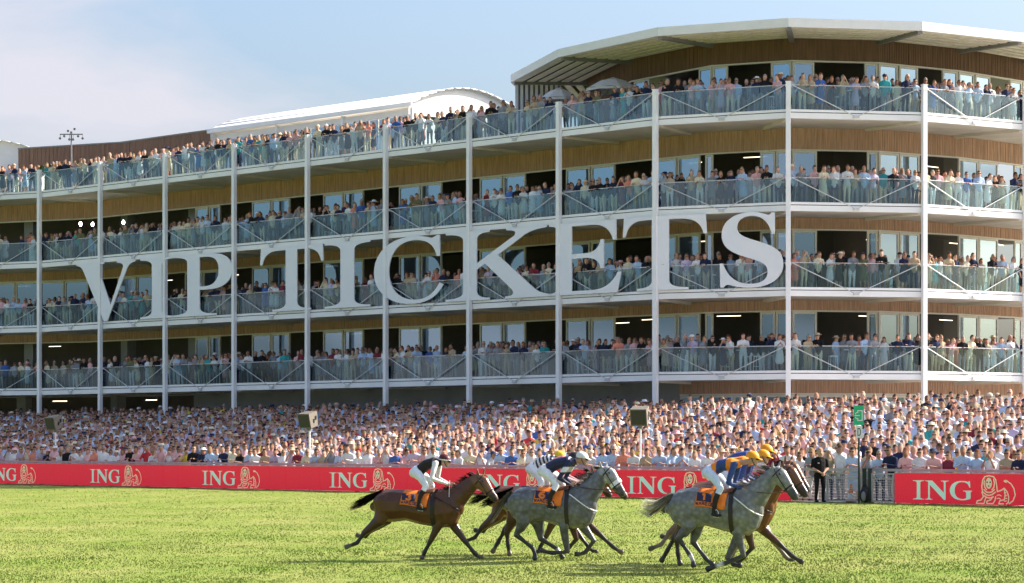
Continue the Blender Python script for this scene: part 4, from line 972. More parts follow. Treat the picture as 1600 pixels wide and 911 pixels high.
def make_horse(body, legs, colour, label, pxx, Z, number=None, cloth='orange', noseband=None, tailtip=None, seed=0, sy=1.0, yaw=HY_, socks=()):
    rr = random.Random(seed); B = HL[body]; LG = LEGS[legs]; c = PC[colour]; kx = 1/math.cos(R(yaw))
    def tr(p, ref=B): return ((p[0]-ref['o'][0])/ref['s']*kx, (ref['o'][1]-p[1])/ref['s']*sy)
    C = []; sd = (0, 1, 0)
    tk = []
    for x, t, b2, w in B['trunk']:
        X_, zt = tr((x, t)); _, zb = tr((x, b2)); tk.append((X_, 0.0, (zt+zb)/2, (zt-zb)/2, w))
    C.append(dict(p=tk, id=0, side=sd))
    nk = [(*[tr((x, y))[0], 0.0, tr((x, y))[1]], a, b2) for x, y, a, b2 in [(n[0], n[1], n[2]*.95, n[3]) for n in B['neck']]]
    C.append(dict(p=nk, id=[0, 0, 0, 2], side=sd))
    hd = [(tr((x, y))[0], 0.0, tr((x, y))[1], a*1.10, b2*1.12) for x, y, a, b2 in B['head']]
    C.append(dict(p=hd, id=[2, 2, 2, 3, 3], side=sd))
    _t = Vector((hd[2][0]-hd[0][0], hd[2][2]-hd[0][2])).normalized(); _n = (_t.y, -_t.x)
    C.append(dict(p=[(hd[0][0]+_n[0]*.085, 0.0, hd[0][2]+_n[1]*.085, .10, .075), (hd[1][0]+_n[0]*.085, 0.0, hd[1][2]+_n[1]*.085, .095, .078), (hd[2][0]+_n[0]*.05, 0.0, hd[2][2]+_n[1]*.05, .06, .05)], id=2, side=sd))
    for s_, (a, b2) in zip((-1, 1), B['ears']):
        p, q = tr(a), tr(b2); C.append(dict(p=[(p[0], s_*.05, p[1], .035, .025), ((p[0]+q[0])/2, s_*.062, (p[1]+q[1])/2, .030, .022), (q[0], s_*.058, q[1]+.0, .010, .010)], id=2, side=sd))
    hx, hz = tr((345, 455)) if body == 'A' else tr((345, 450)); fx, fz = tr((735, 480))
    for s_ in (-1, 1):
        C.append(dict(p=[(hx-.05, s_*.115, hz+.10, .24, .15), (hx+.02, s_*.125, hz-.12, .22, .13)], id=0, side=sd))
        C.append(dict(p=[(fx+.02, s_*.12, fz+.10, .20, .11), (fx-.01, s_*.13, fz-.16, .17, .10)], id=0, side=sd))
        C.append(dict(p=[(tr((795, 500))[0], s_*.07, tr((795, 500))[1], .13, .09), (tr((775, 560))[0], s_*.08, tr((775, 560))[1], .11, .08)], id=0, side=sd))
    R_ = LEGS[legs]; ref = HL[legs]
    for nm, y, kind in (('hn', -.125, 'h'), ('hf', .125, 'h'), ('fn', -.115, 'f'), ('ff', .115, 'f')):
        P = [tr(p, ref) for p in R_[nm]]; rad = RAD[kind]
        pts = [(p[0], y*(1.0 if i < 2 else .85), max(p[1], .045), r[0], r[1]) for i, (p, r) in enumerate(zip(P, rad))]
        # muscle swelling between the joints
        m01 = tuple((pts[1][j]*.5+pts[2][j]*.5) for j in range(3)); pts.insert(2, (*m01, (.108 if kind == 'h' else .084), (.080 if kind == 'h' else .066)))
        m = tuple((pts[3][j]*.5+pts[4][j]*.5) for j in range(3)); pts.insert(4, (*m, .044, .040))
        pts[5] = (*pts[5][:3], .055, .049)
        C.append(dict(p=pts, id=[0, 5, 5, 1, 1, 6 if nm in socks else 1, 4], side=sd))
    v, f, part = fuse(C, .0165, 4, 1.0)
    cols = np.array([c['body'], c['low'], c['head'], c['muz'], c['hoof'], np.array(c['body'])*.45+np.array(c['low'])*.55, (.55, .53, .50)])[part]
    # soft borders between the colours of the coat
    A_ = np.zeros((len(v), 3)); n_ = np.zeros(len(v))
    for _ in range(5):
        A_[:] = 0; n_[:] = 0
        for a, b2 in ((0, 1), (1, 2), (2, 0)):
            np.add.at(A_, f[:, a], cols[f[:, b2]]); np.add.at(n_, f[:, a], 1)
        cols = 0.5*cols+0.5*A_/np.maximum(n_, 1)[:, None]
    root = link('horse', npmesh('horse', v, f, cols), M['dapple'] if 'grey' in colour else M['coat'])
    X = (pxx-800)/4300*Z; root.location = (X, Z, float(ground_z(X, Z))); root.rotation_euler = (0, 0, -R(yaw)-math.atan2(X, Z))
    tag(root, label, 'horse', 'galloping racehorses')
    # mane and tail of separate locks
    def locks(name, starts, col, tip=None):
        V = []; Fc = []; Cc = []
        for base, dirs, w in starts:
            p = Vector(base); n0 = len(V); k = len(dirs)
            pts = [p.copy()]
            for d in dirs: p = p+Vector(d); pts.append(p.copy())
            side = Vector((rr.uniform(-.4, .4), 1, rr.uniform(-.6, .6))).normalized()
            for i, q in enumerate(pts):
                ww = w*(1-(i/k)**1.6)+.002; V += [tuple(q-side*ww), tuple(q+side*ww)]
                g = i/k; cc = np.array(col)*(1-g)+np.array(tip if tip is not None else col)*g; cc = cc*rr.uniform(.75, 1.25); Cc += [cc, cc]
            for i in range(k): Fc.append((n0+2*i, n0+2*i+1, n0+2*i+3, n0+2*i+2))
        return link(name, npmesh(name, V, np.array(Fc), np.array(Cc)), M['hairs'], root)
    st = []
    crest = []
    for x, y, a, b2 in B['neck']:
        q = tr((x, y)); crest.append(q)
    for i in range(170):
        g = rr.random()*(len(crest)-1); k = int(g); h = g-k; k = min(k, len(crest)-2)
        cx = crest[k][0]*(1-h)+crest[k+1][0]*h; cz = crest[k][1]*(1-h)+crest[k+1][1]*h; a = B['neck'][k][2]*(1-h)+B['neck'][k+1][2]*h
        dx, dz = crest[k+1][0]-crest[k][0], crest[k+1][1]-crest[k][1]; L_ = math.hypot(dx, dz); nx, nz = -dz/L_, dx/L_
        b0 = (cx+nx*a*.86, rr.uniform(-.03, .03), cz+nz*a*.86); ln = rr.uniform(.05, .12)*(2.0 if colour == 'palegrey' else 1.3)
        d = Vector((nx*.55-.55, rr.uniform(-.35, .35), nz*.75+rr.uniform(-.1, .15))).normalized()*ln*.5
        st.append((b0, [d, d+Vector((-ln*.2, 0, -ln*.12))], rr.uniform(.010, .02)))
    locks('mane', st, c['hair'])
    st = []; T = [tr(p) for p in B['tail']]
    for i in range(190):
        a = rr.uniform(-1, 1); b2 = rr.uniform(-1, 1); pts = []; end = rr.uniform(.65, 1.0)
        for j, (p, w) in enumerate(zip(T, B['tw'])):
            wob = .012*j; pts.append(Vector((p[0]+a*w*.35+rr.uniform(-wob, wob), b2*w*.55, p[1]+a*w*.8+rr.uniform(-wob, wob))))
        dirs = [(q-p)*(1 if j < 2 else end) for j, (p, q) in enumerate(zip(pts[:-1], pts[1:]))]
        st.append((pts[0], dirs, rr.uniform(.010, .022)))
    locks('tail', st, c['hair'], tailtip)
    # trunk surface for the tack
    xs = np.array([t[0] for t in tk]); zc = np.array([t[2] for t in tk]); ha = np.array([t[3] for t in tk]); hw = np.array([t[4] for t in tk])
    def surf(x, phi, k=1.03):
        return (x, math.sin(phi)*np.interp(x, xs, hw)*k, np.interp(x, xs, zc)+math.cos(phi)*np.interp(x, xs, ha)*k)
    def sheet(name, x0, x1, p0, p1, k, m, parent, nx=8, npz=18, slant=0.0, th=.012):
        mb = MB(); 
        for kk in (k, k+th):
            for j in range(npz+1):
                ph = p0+(p1-p0)*j/npz
                for i in range(nx+1): mb.v.append(surf(x0+(x1-x0)*i/nx+slant*abs(ph), ph, kk))
        W = nx+1; S = (npz+1)*W
        for j in range(npz):
            for i in range(nx):
                a = j*W+i; mb.f.append((S+a, S+a+1, S+a+W+1, S+a+W)); mb.f.append((a+W, a+W+1, a+1, a))
        for i in range(nx): mb.f.append((i, i+1, S+i+1, S+i)); e = npz*W; mb.f.append((e+i+1, e+i, S+e+i, S+e+i+1))
        for j in range(npz): mb.f.append(((j+1)*W, j*W, S+j*W, S+(j+1)*W)); mb.f.append((j*W+nx, (j+1)*W+nx, S+(j+1)*W+nx, S+j*W+nx))
        return link(name, mb.mesh(name, True), m, parent)
    wx = tr((690, 340))[0]     # withers
    cl = sheet('saddle_cloth', wx-.76, wx-.14, -1.50, 1.50, 1.045, M[cloth], root, slant=-.055)
    if number:
        pn = sheet('number_panel', wx-.80, wx-.50, -1.22, -.70, 1.062, M['navy'], cl, 6, 8, 0, .006)
        strokes = {'1': [[(.3, .75), (.55, 1), (.55, 0)]], '6': [[(.85, .95), (.45, .9), (.2, .55), (.2, .2), (.4, 0), (.7, 0), (.85, .2), (.8, .45), (.55, .55), (.25, .42)]], '3': [[(.2, .9), (.5, 1), (.8, .85), (.75, .62), (.5, .53), (.8, .4), (.82, .15), (.5, 0), (.2, .1)]]}[number]
        fnt = {'W': [[(0, 1), (.25, 0), (.5, .8), (.75, 0), (1, 1)]], 'A': [[(0, 0), (.5, 1), (1, 0)], [(.2, .4), (.8, .4)]], 'R': [[(0, 0), (0, 1), (.8, .95), (.8, .55), (0, .5)], [(.4, .5), (1, 0)]], 'E': [[(1, 0), (0, 0), (0, 1), (1, 1)], [(0, .5), (.8, .5)]], 'G': [[(1, .8), (.6, 1), (.1, .8), (.1, .2), (.6, 0), (1, .2), (1, .5), (.6, .5)]], 'M': [[(0, 0), (.1, 1), (.5, .4), (.9, 1), (1, 0)]]}
        def ink(name, lines, x0, x1, p0, p1, w, m, parent, k):
            mb = MB(); kk = k
            for ln in lines:
                for a, b2 in zip(ln[:-1], ln[1:]):
                    n = 3
                    for q in range(n):
                        A2 = [a[j]+(b2[j]-a[j])*q/n for j in (0, 1)]; B2 = [a[j]+(b2[j]-a[j])*(q+1)/n for j in (0, 1)]
                        d = Vector(((B2[0]-A2[0])*(x1-x0), (B2[1]-A2[1])*.30*abs(p1-p0)))
                        if d.length < 1e-6: continue
                        d.normalize(); nn = Vector((-d.y, d.x))*w; kk += .00015
                        def mp(pt, s_): return surf(x0+(x1-x0)*pt[0]+s_*nn.x, p0+(p1-p0)*pt[1]+s_*nn.y/.30, kk)
                        mb.quad(mp(A2, -1), mp(B2, -1), mp(B2, 1), mp(A2, 1))
            return link(name, mb.mesh(name), m, parent)
        ink('number_digit', strokes, wx-.745, wx-.565, -1.16, -.76, .020, M['orange'], cl, 1.072)
        wd = []
        for i, ch in enumerate('WAREGEM'):
            for ln in fnt[ch]: wd.append([((i+.8*p[0])/7, p[1]) for p in ln])
        ink('cloth_lettering', wd, wx-.815, wx-.36, -1.42, -1.26, .0065, M['navy'], cl, 1.064)
    sad = MB(); 
    sheet('saddle', wx-.46, wx-.08, -.62, .62, 1.075, M['brownleather'], root, 6, 10, 0, .02)
    mb = MB(); gx = wx-.10
    for k in range(24):
        a0, a1 = 6.283*k/24, 6.283*(k+1)/24
        mb.quad(surf(gx-.045, a0, 1.05), surf(gx+.045, a0, 1.05), surf(gx+.045, a1, 1.05), surf(gx-.045, a1, 1.05))
    link('girth', mb.mesh('girth', True), M['leather'], root)
    # breast strap
    bx = []
    for k in range(13):
        a = -1.0+2*k/12; xx = wx+.02+.36*(1-abs(a)**2.2); yy = a*.27; bx.append((xx if abs(a) > .05 else xx, yy*1.02, tr((760, 455))[1]+.12*abs(a)))
    # bridle: rings round the head and straps
    def ring(i, h, k, w):
        a, b2 = Vector(hd[i][:3]), Vector(hd[i+1][:3]); p = a.lerp(b2, h); t = (b2-a).normalized(); ra = hd[i][3]*(1-h)+hd[i+1][3]*h; rb = hd[i][4]*(1-h)+hd[i+1][4]*h
        s = Vector((0, 1, 0)); u = t.cross(s); return [(p+t*e*w+u*ra*k*math.cos(q)+s*rb*k*math.sin(q)) for e in (-1, 1) for q in [6.283*j/16 for j in range(16)]]
    mb = MB()
    for i, h, w in ((0, .35, .012), (2, .75, .016)):
        r_ = ring(i, h, 1.10, w); n0 = len(mb.v); mb.v += [tuple(q) for q in r_]
        mb.f += [(n0+j, n0+(j+1) % 16, n0+16+(j+1) % 16, n0+16+j) for j in range(16)]
    for s_ in (-1, 1):
        pts = [Vector((hd[0][0], s_*hd[0][4]*1.08, hd[0][2]+.06)), Vector((hd[1][0]-.01, s_*hd[1][4]*1.12, hd[1][2]-.01)), Vector((hd[3][0]-.045, s_*hd[3][4]*1.15, hd[3][2]-.035))]
        mb.path(pts, .010, 6)
        mb.ball((hd[3][0]-.05, s_*hd[3][4]*1.2, hd[3][2]-.04), .024, 8, 6)
    link('bridle', mb.mesh('bridle', True), M['leather'], root)
    for s_ in (-1, 1): MB().ball((hd[1][0]+.03, s_*(hd[1][4]*.92), hd[1][2]+.045), (.022, .012, .020), 8, 6).build('eye', M['black'], root, True)
    for s_ in (-1, 1): MB().ball((hd[4][0]+.015, s_*(hd[4][4]*.80), hd[4][2]+.012), (.018, .012, .026), 8, 6).build('nostril', M['black'], root, True)
    MB().tube((hd[4][0]-.075, -hd[4][4]*.95, hd[4][2]-.045), (hd[4][0]+.005, -hd[4][4]*.93, hd[4][2]-.058), .007, seg=5).build('mouth_line', M['black'], root)
    if noseband:
        mb = MB(); r0 = ring(2, .45, 1.16, .045); mb.v += [tuple(q) for q in r0]; mb.f += [(j, (j+1) % 16, 16+(j+1) % 16, 16+j) for j in range(16)]
        link('noseband', mb.mesh('noseband', True), M['plainwhite'], root)
    # breastplate strap over the chest
    mb = MB(); q0 = surf(wx-.04, -.95, 1.10); q1 = tr((768, 452)); q2 = tr((800, 476)); q3 = tr((822, 492))
    pts = [q0, (q1[0], -.285, q1[1]), (q2[0], -.225, q2[1]), (q3[0]+.02, -.10, q3[1]), (q3[0]+.045, 0.0, q3[1]-.01)]
    mb.path(pts, .013, 6); mb.path([(p[0], -p[1], p[2]) for p in pts], .013, 6)
    link('breast_strap', mb.mesh('breast_strap', True), M['plainwhite'] if 'grey' in colour else M['leather'], root)
    root['bit'] = (hd[3][0]-.05, hd[3][4]*1.2, hd[3][2]-.04)
    return root
def make_jockey(horse, J, col, label, sy=1.0, yaw=HY_, pattern=None):
    """J: hip, shoulder, head, knee, ankle, elbow, hand in the horse's own side plane"""
    kx = 1/math.cos(R(yaw)); g = lambda k: (J[k][0]*kx, J[k][1]*sy)
    C = []; S1 = (0, 1, 0); h, s, hd, kn, an, el, ha = [g(k) for k in ('hip', 'sh', 'head', 'knee', 'ank', 'elb', 'hand')]
    mid = ((h[0]+s[0])/2-.02, (h[1]+s[1])/2+.045)
    C.append(dict(p=[(h[0], 0, h[1], .135, .165), (h[0]+.08, 0, h[1]+.03, .13, .155), (mid[0], 0, mid[1], .125, .155), (s[0]-.08, 0, s[1]+.0, .125, .18), (s[0]+.02, 0, s[1]-.01, .085, .14)], id=[2, 1, 1, 1], side=S1))
    C.append(dict(p=[(h[0]-.05, -.06, h[1]-.03, .11, .11), (h[0]-.05, .06, h[1]-.03, .11, .11)], id=2, side=(1, 0, 0)))
    C.append(dict(p=[(s[0]+.02, -.14, s[1]-.01, .065, .06), (s[0]+.02, .14, s[1]-.01, .065, .06)], id=1, side=(1, 0, 0)))
    C.append(dict(p=[(s[0]+.03, 0, s[1]+.02, .058, .06), (hd[0]-.04, 0, hd[1]-.06, .055, .055)], id=0, side=S1))
    C.append(dict(p=[(hd[0]+.045, 0, hd[1]-.10, .05, .05), (hd[0]+.035, 0, hd[1]-.05, .085, .068), (hd[0]+.01, 0, hd[1]+.02, .10, .078), (hd[0]-.01, 0, hd[1]+.06, .085, .07)], id=0, side=S1))
    C.append(dict(p=[(hd[0]+.115, 0, hd[1]-.02, .014, .013), (hd[0]+.132, 0, hd[1]-.045, .018, .016)], id=0, side=S1))
    C.append(dict(p=[(hd[0]-.02, -.075, hd[1]-.01, .02, .012), (hd[0]-.02, -.075, hd[1]-.05, .016, .01)], id=0, side=S1))
    hands = []
    for y in (-1, 1):
        C.append(dict(p=[(h[0]-.01, y*.10, h[1]-.02, .11, .10), ((h[0]+kn[0])/2+.02, y*.20, (h[1]+kn[1])/2+.03, .095, .085), (kn[0]+.03, y*.27, kn[1], .068, .062)], id=[2, 2], side=S1))
        C.append(dict(p=[(kn[0]+.03, y*.27, kn[1], .066, .06), (kn[0]-.02, y*.30, kn[1]-.10, .062, .056), ((kn[0]+an[0])/2-.02, y*.31, (kn[1]+an[1])/2, .058, .052), (an[0], y*.31, an[1], .040, .038)], id=[2, 4, 4], side=S1))
        C.append(dict(p=[(an[0]-.03, y*.31, an[1]-.05, .035, .034), (an[0]+.07, y*.33, an[1]-.075, .036, .038), (an[0]+.15, y*.34, an[1]-.07, .028, .034)], id=4, side=S1))
        e2 = (el[0], y*.27, el[1]); ww = (ha[0], y*.09, ha[1])
        C.append(dict(p=[(s[0], y*.17, s[1]-.01, .068, .062), ((s[0]+e2[0])/2, y*.23, (s[1]+e2[2])/2, .062, .056), (*e2, .048, .046)], id=5, side=S1))
        C.append(dict(p=[(*e2, .048, .046), ((e2[0]+ww[0])/2, (e2[1]+ww[1])/2, (e2[2]+ww[2])/2, .042, .04), (*ww, .030, .028)], id=6, side=S1))
        C.append(dict(p=[(*ww, .034, .026), (ww[0]+.07, ww[1]-y*.01, ww[2]-.015, .038, .026)], id=0, side=(0, 0, 1)))
        hands.append((ww[0]+.07, ww[1], ww[2]-.015))
    v, f, part = fuse(C, .0145, 4, 1.0)
    cl = np.array([col['skin'], col['top'], col['legs'], (.02,)*3, (.015, .013, .012), col['arm'], col.get('fore', col['arm'])])[part]
    if pattern: cl = pattern(v, part, cl)
    # fingers closed round the reins
    fb = MB()
    for hx, hy, hz in hands:
        for k in range(4):
            yy = hz+.030-.019*k; L_ = (.052, .058, .055, .044)[k]; sgn = -1 if hy < 0 else 1
            fb.path([(hx, hy+sgn*.02, yy), (hx+L_*.55, hy+sgn*.018, yy-.004), (hx+L_*.7, hy-sgn*.008, yy-.008), (hx+L_*.25, hy-sgn*.022, yy-.008)], .0085, 5)
        fb.path([(hx-.03, hy-(.0), hz+.04), (hx+.01, hy, hz+.052), (hx+.045, hy, hz+.045)], .0095, 5)
    fv, ff = tri(fb); v2 = np.concatenate([v, fv]); f2 = np.concatenate([f, ff+len(v)]); c2 = np.concatenate([cl, np.tile(col.get('hand', col['skin']), (len(fv), 1))])
    o = link('person', npmesh('person', v2, f2, c2), M['silk']); o.location = horse.location; o.rotation_euler = horse.rotation_euler
    tag(o, label, 'person', 'jockeys')
    # helmet: shell, peak
    mb = MB(); prof = [(.118, -.005), (.122, .03), (.112, .075), (.085, .11), (.045, .13), (.006, .136)]; n = 16
    for r_, z in prof:
        for j in range(n): mb.v.append((hd[0]-.005+r_*1.13*math.cos(6.283*j/n), r_*.92*math.sin(6.283*j/n), hd[1]+.02+z-.12*(r_*1.13*math.cos(6.283*j/n))))
    for i in range(len(prof)-1):
        for j in range(n): mb.f.append((i*n+j, i*n+(j+1) % n, (i+1)*n+(j+1) % n, (i+1)*n+j))
    mb.f.append(tuple(range((len(prof)-1)*n, len(prof)*n)))
    hm = link('helmet', mb.mesh('helmet', True), mat('helmet_silk', col['cap'], .45, .06, 10), o)
    mb = MB(); c0 = hd[0]+.10
    mb.hexa([(c0, -.085, hd[1]+.005), (c0+.085, -.055, hd[1]-.03), (c0+.085, .055, hd[1]-.03), (c0, .085, hd[1]+.005), (c0, -.085, hd[1]+.018), (c0+.085, -.055, hd[1]-.02), (c0+.085, .055, hd[1]-.02), (c0, .085, hd[1]+.018)])
    link('peak', mb.mesh('peak'), mat('helmet_peak', col.get('peak', col['cap']), .5, .05), hm)
    if col.get('band'):
        mb = MB()
        for j in range(n):
            P = lambda q, z: (hd[0]-.005+.125*1.13*math.cos(6.283*q/n), .125*.92*math.sin(6.283*q/n), hd[1]+.02+z-.12*.14*math.cos(6.283*q/n))
            mb.quad(P(j, -.008), P(j+1, -.008), P(j+1, .018), P(j, .018))
        link('helmet_band', mb.mesh('helmet_band', True), M['plainwhite'], hm)
    mb = MB().hexa([(hd[0]+.085, -.072, hd[1]-.025), (hd[0]+.128, -.03, hd[1]-.030), (hd[0]+.128, .03, hd[1]-.030), (hd[0]+.085, .072, hd[1]-.025), (hd[0]+.085, -.074, hd[1]+.008), (hd[0]+.124, -.03, hd[1]+.006), (hd[0]+.124, .03, hd[1]+.006), (hd[0]+.085, .074, hd[1]+.008)])
    link('goggles', mb.mesh('goggles'), M['black'], o)
    MB().path([(hd[0]-.01, -.085, hd[1]+.02), (hd[0]+.02, -.078, hd[1]-.06), (hd[0]+.05, -.03, hd[1]-.135), (hd[0]+.05, .03, hd[1]-.135)], .008, 5).build('chin_strap', M['black'], o)
    # whip in the near hand, stirrups, reins
    hx, hy, hz = hands[0]
    if col.get('whip'): MB().tube((hx-.02, hy-.04, hz+.10), (hx-.03, hy-.09, hz-.42), .009, .006, 6).build('whip', M['plainwhite'], o)
    bit = horse['bit']
    for y, q in ((-1, hands[0]), (1, hands[1])):
        pts = [Vector(q).lerp(Vector((bit[0], y*bit[1], bit[2])), t)+Vector((0, y*.06*math.sin(3.14*t), -.05*math.sin(3.14*t))) for t in [k/7 for k in range(8)]]
        r_ = MB().path([tuple(p) for p in pts], .0095, 5).build('rein', M['brownleather'], horse)
        st = MB().path([(an[0]-.01, y*.31, an[1]-.10), (an[0]+.11, y*.34, an[1]-.11), (an[0]+.10, y*.34, an[1]+.0), (an[0]+.06, y*.325, an[1]+.05), (an[0]+.01, y*.315, an[1]+.0), (an[0]-.01, y*.31, an[1]-.10)], .008, 5).build('stirrup', M['rod'], horse)
        MB().path([(an[0]+.06, y*.325, an[1]+.05), (h[0]+.16, y*.27, 1.46*sy)], .010, 5).build('stirrup_leather', M['leather'], horse)
    return o
JA = dict(hip=(-.20, 1.95), sh=(.27, 2.15), head=(.43, 2.185), knee=(.05, 1.63), ank=(-.08, 1.19), elb=(.20, 1.80), hand=(.52, 1.67))
JS = dict(hip=(-.20, 1.97), sh=(.40, 2.16), head=(.62, 2.22), knee=(.10, 1.64), ank=(-.02, 1.24), elb=(.18, 1.80), hand=(.36, 1.67))
JG = dict(hip=(-.16, 2.00), sh=(.38, 2.16), head=(.70, 2.26), knee=(.10, 1.66), ank=(.0, 1.20), elb=(.27, 1.78), hand=(.50, 1.66))
SK = (.50, .29, .21)
def pat_vest(v, p, c):
    return c
def pat_stripes(v, p, c):
    m = (p == 1) | (p == 5) | (p == 6); st = (np.sin((v[:, 0]*.9+v[:, 2]*.35)*70) > 0) & m; c[st] = (.02, .02, .03); return c
def pat_navy(v, p, c):
    m = (p == 5) & (v[:, 2] < 2.04) & (v[:, 2] > 1.93); c[m] = (.72, .73, .76)
    m = (p == 1) & (v[:, 0] > .36); c[m] = (.70, .71, .74); m = (p == 1) & (v[:, 0] > .40); c[m] = (.02, .025, .07); return c
def pat_orange(v, p, c):
    m = (p == 1) & ((v[:, 0] > .21) | (v[:, 2] < 1.96) | (v[:, 0] < .0)); c[m] = (.80, .24, .02); return c
def pat_white_sleeve(v, p, c):
    m = (p == 6) & (np.sin(v[:, 0]*60+v[:, 2]*45) > .1); c[m] = (.7, .7, .78); return c
# far to near
hM3 = make_horse('A', 'A', 'bay', 'brown horse mostly hidden behind the others, ridden by the yellow-capped jockey', 846, 62.9, seed=31, cloth='navy')
make_jockey(hM3, dict(JA, head=(.43, 2.20)), dict(skin=SK, top=(.72, .72, .74), legs=(.74, .76, .80), arm=(.72, .72, .74), cap=(.72, .50, .03)), 'person in black and white striped silks and yellow cap, riding beyond the grey horse', pattern=pat_stripes)
hM2 = make_horse('A', 'B', 'dark', 'dark brown horse galloping directly behind the grey horse wearing number six', 868, 61.4, seed=12, cloth='navy')
make_jockey(hM2, JA, dict(skin=SK, top=(.55, .20, .24), legs=(.74, .76, .80), arm=(.62, .40, .42), cap=(.015, .015, .02)), 'person in pinkish silks and black cap, mostly hidden behind the white-capped jockey')
hA = make_horse('A', 'A', 'dark', 'dark bay horse at the rear of the field with legs stretched out', 664.9, 61.2, number='3', seed=3)
make_jockey(hA, JA, dict(skin=SK, top=(.018, .013, .015), legs=(.72, .76, .84), arm=(.74, .72, .76), cap=(.09, .012, .018), peak=(.02, .015, .016), band=True, whip=True), 'person in black vest, white sleeves and dark red cap riding the rearmost horse')
hS = make_horse('S', 'S', 'grey', 'dapple grey horse with orange number six cloth and white noseband', 865.3, 59.8, number='6', noseband=True, tailtip=(.20, .18, .16), seed=6, socks=('hf',))
make_jockey(hS, JS, dict(skin=SK, top=(.020, .025, .070), legs=(.74, .76, .80), arm=(.020, .025, .070), cap=(.72, .73, .76), hand=(.5, .33, .27)), 'person in navy silks and white cap riding the grey horse number six', pattern=pat_navy)
hR3 = make_horse('G', 'A', 'chest', 'chestnut horse furthest back in the leading group, pale lower legs', 1146, 58.2, seed=9, cloth='orange', sy=1.03)
make_jockey(hR3, JG, dict(skin=SK, top=(.05, .08, .28), legs=(.7, .72, .78), arm=(.05, .08, .28), cap=(.85, .32, .01)), 'person with the highest of three orange caps, furthest back in the leading group', sy=1.04)
hR2 = make_horse('G', 'B', 'bay', 'brown horse running between the leading grey horse and the chestnut', 1140, 56.7, seed=21, cloth='orange')
make_jockey(hR2, JG, dict(skin=SK, top=(.80, .24, .02), legs=(.7, .72, .78), arm=(.035, .055, .22), fore=(.05, .08, .30), cap=(.85, .34, .01)), 'person in orange and blue silks riding the middle horse of the leading group', pattern=pat_white_sleeve)
hG = make_horse('G', 'G', 'palegrey', 'grey horse nearest the camera in the lead with orange number one cloth', 1121.4, 55.1, number='1', tailtip=(.62, .57, .48), seed=1, socks=('hn', 'fn'))
make_jockey(hG, JG, dict(skin=SK, top=(.025, .060, .21), legs=(.58, .68, .84), arm=(.025, .060, .21), cap=(.85, .34, .01), hand=(.40, .26, .18)), 'person in blue and orange silks and orange cap riding the leading grey horse', pattern=pat_orange)
# ------------------------------------------------------------------ guard
C, head = person_chains(arms='front', detail=True, heavy=1.12); C = [c for c in C]
v, f, p = fuse(C, .0155, 3, 1.0)
cl = np.array([(.50, .29, .21), (.012, .011, .012), (.012, .011, .013), (.42, .25, .18), (.012, .012, .012), (.48, .28, .20), (.013, .012, .013), (.012, .011, .013)])[p]
fb = MB()
for s in (-1, 1):
    for k in range(4): fb.path([(s*.05, -.27-.004*k, .965-.02*k), (s*.02, -.295, .945-.02*k), (-s*.02, -.29, .935-.02*k)], .009, 5)
    fb.path([(s*.06, -.26, .97), (s*.03, -.285, .985), (0, -.29, .975)], .010, 5)
fv, ff = tri(fb)
o = link('person', npmesh('person', np.concatenate([v, fv]), np.concatenate([f, ff+len(v)]), np.concatenate([cl, np.tile((.50, .30, .22), (len(fv), 1))])), M['cloth'])
X, Z = (1281-800)/4300*93.7, 93.7; o.location = (X, Z, float(ground_z(X, Z))); o.rotation_euler = (0, 0, .25); o.scale = (1.16, 1.12, 1.03)
tag(o, 'person in black uniform standing with hands clasped on the grass by the gates', 'person')
MB().box(-.11, -.05, -.128, -.118, 1.285, 1.31).build('name_badge', M['plainwhite'], o)
MB().box(-.165, .165, -.142, .135, .985, 1.02).build('belt', M['leather'], o)
for s in (-1, 1): MB().box(s*.034-.014, s*.034+.014, head[1]-.098, head[1]-.088, 1.672, 1.682).build('eye', M['black'], o)
# ------------------------------------------------------------------ balcony furniture and rooftop things
def bay_pt(lv, k, u, v):      # u fraction of the bay, v metres behind the glass
    fr, ln = frame(CP[k+K0], CP[k+K0+1]); p = fr[0]+fr[1]*u*ln+fr[2]*v; return (p[0], p[1], ZL[lv]+.384), math.atan2(fr[1][1], fr[1][0])
def make_stool():
    r = empty('bar_stool'); MB().box(-.19, .19, -.19, .19, .74, .79).build('seat', M['plainwhite'], r)
    for a, c in ((-1, -1), (1, -1), (-1, 1), (1, 1)): MB().tube((a*.16, c*.16, .74), (a*.20, c*.20, 0), .018, seg=6).build('leg', M['plainwhite'], r)
    for a in (-1, 1): MB().box(-.18, .18, a*.18-.012, a*.18+.012, .26, .285).build('footrest', M['plainwhite'], r)
    return r
def make_table():
    r = empty('bar_table'); b = MB(); b.tube((0, 0, 1.06), (0, 0, 1.10), .36, seg=18); b.build('table_top', M['plainwhite'], r)
    for k in range(3): a = 2.094*k+.5; MB().tube((.12*math.cos(a), .12*math.sin(a), 1.06), (.28*math.cos(a), .28*math.sin(a), 0), .024, seg=6).build('leg', M['plainwhite'], r)
    return r
ST = [(4, 10, .18), (4, 9, .40), (4, 9, .57), (4, 9, .86), (4, 8, .13), (4, 8, .84), (4, 10, .10), (4, 6, .75), (4, 5, .60), (4, 5, .78), (4, 7, .55), (4, 2, .18), (3, 8, .74), (3, 6, .30), (3, 6, .55), (3, 6, .85), (3, 5, .20), (3, 5, .66), (3, 5, .95), (3, 4, .20), (3, 4, .80), (3, 3, .62), (3, 2, .52), (3, 2, .68), (3, 2, .93), (2, 10, .42), (2, 10, .55), (2, 8, .25), (2, 8, .42), (2, 3, .35), (2, 3, .62), (2, 2, .12), (1, 10, .80), (1, 9, .36), (1, 8, .12), (1, 8, .50), (1, 8, .74), (1, 7, .20), (1, 7, .42), (1, 6, .22)]
s0 = make_stool()
seen = {}
